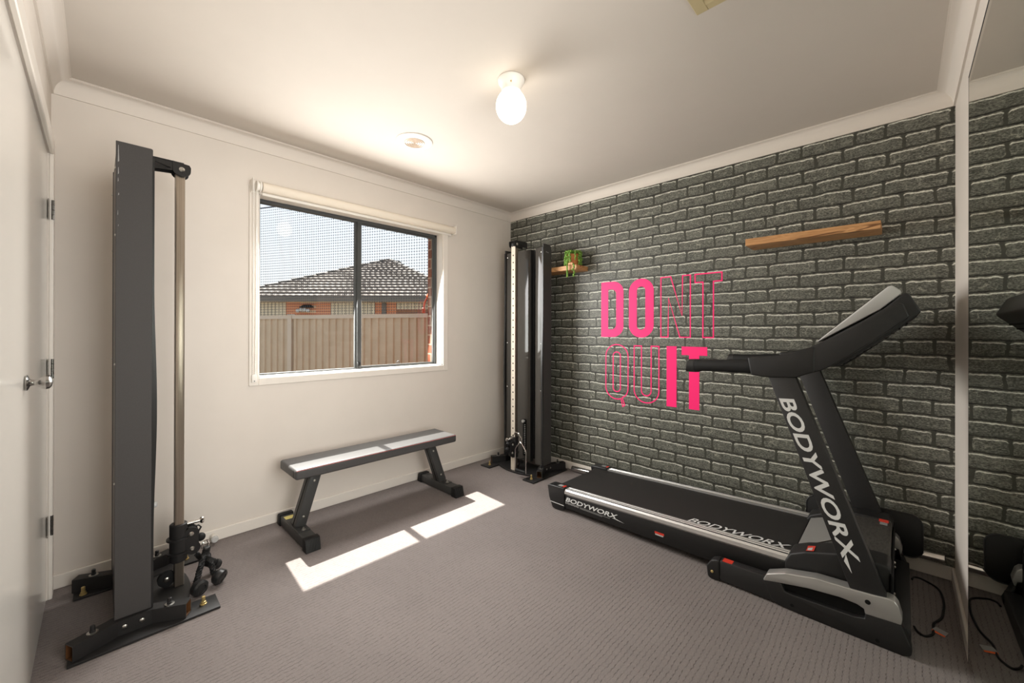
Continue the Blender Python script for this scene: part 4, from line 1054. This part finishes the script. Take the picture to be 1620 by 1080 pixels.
for a0, a1 in ((-9.6, -8.05), (-6.45, -4.88), (-4.11, -2.3)):
    p = wpan('window_shutter', M['cream'], a0, a1, 1.0 if a0 < -5 else 2.02, ez - .15, .03)
    g_ = MB(); x = a0
    while x < a1:
        g_.prism([hp(x, wb - .034, 1.76 if a0 < -5 else 2.02), hp(x + .02, wb - .034, 1.76 if a0 < -5 else 2.02), hp(x + .02, wb - .034, ez - .15), hp(x, wb - .034, ez - .15)], (Fv.x * .003, Fv.y * .003, 0)); x += .13
    g_.build('shutter_grooves', M['gutter'], p, 0)
wpan('window_band', mat('timber_brown', (126, 84, 58), rough=.7), -4.11, -2.3, 1.6, 2.0, .03)
wpan('downpipe', M['gutter'], -4.62, -4.48, -.3, ez - .15, .08)
fl_ = MB()
for k in range(4): fl_.ball(hp(-7.55 + .12 * k, wb - .16, 2.0 - .03 * abs(k - 1.5)), .07, 6, mi=0)
fl_.prism([hp(-7.55, wb - .1, 2.07), hp(-7.05, wb - .1, 2.07), hp(-7.15, wb - .1, 2.17), hp(-7.4, wb - .1, 2.17)], (Fv.x * .1, Fv.y * .1, 0), mi=1)
fl_.build('floodlight', [M['pale'], M['deep']], hs)

# hose end hooked outside the window
hz = thing('hanging_hose', 'orange hose fitting with short red hose outside the right edge of the window', 'hose', (-0.832, .26, 1.5))
MB().tube(smooth_path([(-0.832, .256, 1.560), (-0.850, .262, 1.535), (-0.866, .268, 1.49), (-0.874, .270, 1.445)]), .0085, 10).build('red_hose', M['hose'], hz)
MB().lathe([(.012, 0), (.021, .006), (.022, .03), (.016, .045), (.008, .048)], (-0.838, .258, 1.548), (.55, -.1, .8), 18).build('orange_fitting', M['orange'], hz)
MB().lathe([(.010, 0), (.015, .004), (.015, .022), (.011, .026), (.015, .03), (.015, .044), (.008, .048)], (-0.873, .270, 1.452), (-.1, 0, -1), 16).build('hose_coupling', M['hose'], hz)
MB().tube([(-0.827, .206, 1.575), (-0.827, .25, 1.575)], .008, 10).build('wall_tap', M['brass'], hz)

# ------------------------------------------------------------------ light
world = bpy.data.worlds.new('sky'); SC.world = world; world.use_nodes = True
nt = world.node_tree; bg = nt.nodes['Background']
tc = nt.nodes.new('ShaderNodeTexCoord'); sx_ = nt.nodes.new('ShaderNodeSeparateXYZ'); rp = nt.nodes.new('ShaderNodeValToRGB')
nt.links.new(tc.outputs['Generated'], sx_.inputs[0]); nt.links.new(sx_.outputs[2], rp.inputs[0]); nt.links.new(rp.outputs[0], bg.inputs[0])
rp.color_ramp.elements[0].position = .0; rp.color_ramp.elements[0].color = (.95, .97, 1., 1)
rp.color_ramp.elements[1].position = .8; rp.color_ramp.elements[1].color = (.62, .78, 1., 1)
bg.inputs[1].default_value = 1.32

def light(name, kind, loc, energy, color=(1, 1, 1), **kw):
    l = bpy.data.lights.new(name, kind); l.energy = energy; l.color = color
    for k, v in kw.items(): setattr(l, k, v)
    o = bpy.data.objects.new(name, l); COL.objects.link(o); o.location = loc; return o
sun = light('sun', 'SUN', (0, 6, 10), 21.5, (1, .95, .90), angle=.0093)
sun.rotation_euler = Vector((-.05, -1, -1.74)).to_track_quat('-Z', 'Y').to_euler()
win_l = light('window_daylight_boost', 'AREA', (-1.565, .07, 1.52), 78., (1., .98, .955), shape='RECTANGLE', size=1.34, size_y=1.10)  # added unseen lamp that boosts the daylight at the window
win_l.rotation_euler = Vector((0, -1, -.30)).to_track_quat('-Z', 'Y').to_euler()
mir_l = light('mirror_wall_fill', 'AREA', (-2.3, -3.07, 1.35), 27., (1., .98, .96), shape='RECTANGLE', size=1.1, size_y=1.6, spread=1.9)  # added unseen fill lamp, stands in for light returned by the mirror
mir_l.rotation_euler = Vector((0, 1, 0)).to_track_quat('-Z', 'Y').to_euler()
mir_l.visible_camera = False; mir_l.visible_glossy = False
win_l.visible_camera = False

# ------------------------------------------------------------------ camera
cam = bpy.data.cameras.new('camera'); co = bpy.data.objects.new('camera', cam); COL.objects.link(co)
yaw, pit, roll, fpx, sy = .7707, -.00113, .00236, 635.68365, -16.35498
F_ = Vector((math.cos(yaw) * math.cos(pit), math.sin(yaw) * math.cos(pit), -math.sin(pit)))
R_ = Vector((math.sin(yaw), -math.cos(yaw), 0)); U_ = R_.cross(F_)
R2 = R_ * math.cos(roll) + U_ * math.sin(roll); U2 = U_ * math.cos(roll) - R_ * math.sin(roll)
m = Matrix((R2, U2, -F_)).transposed().to_4x4(); m.translation = Vector((CX, CY, 1.23558))
co.matrix_world = m
cam.sensor_width = 36.; cam.sensor_fit = 'HORIZONTAL'; cam.lens = 36. * fpx / 1620; cam.shift_y = sy / 1620; cam.clip_start = .02
SC.camera = co
SC.view_settings.view_transform = 'Standard'
SC.view_settings.look = 'None'
SC.view_settings.exposure = 0.
SC.cycles.max_bounces = 10; SC.cycles.diffuse_bounces = 6; SC.cycles.glossy_bounces = 4; SC.cycles.transparent_max_bounces = 12
SC.cycles.sample_clamp_indirect = 6.; SC.cycles.use_denoising = True
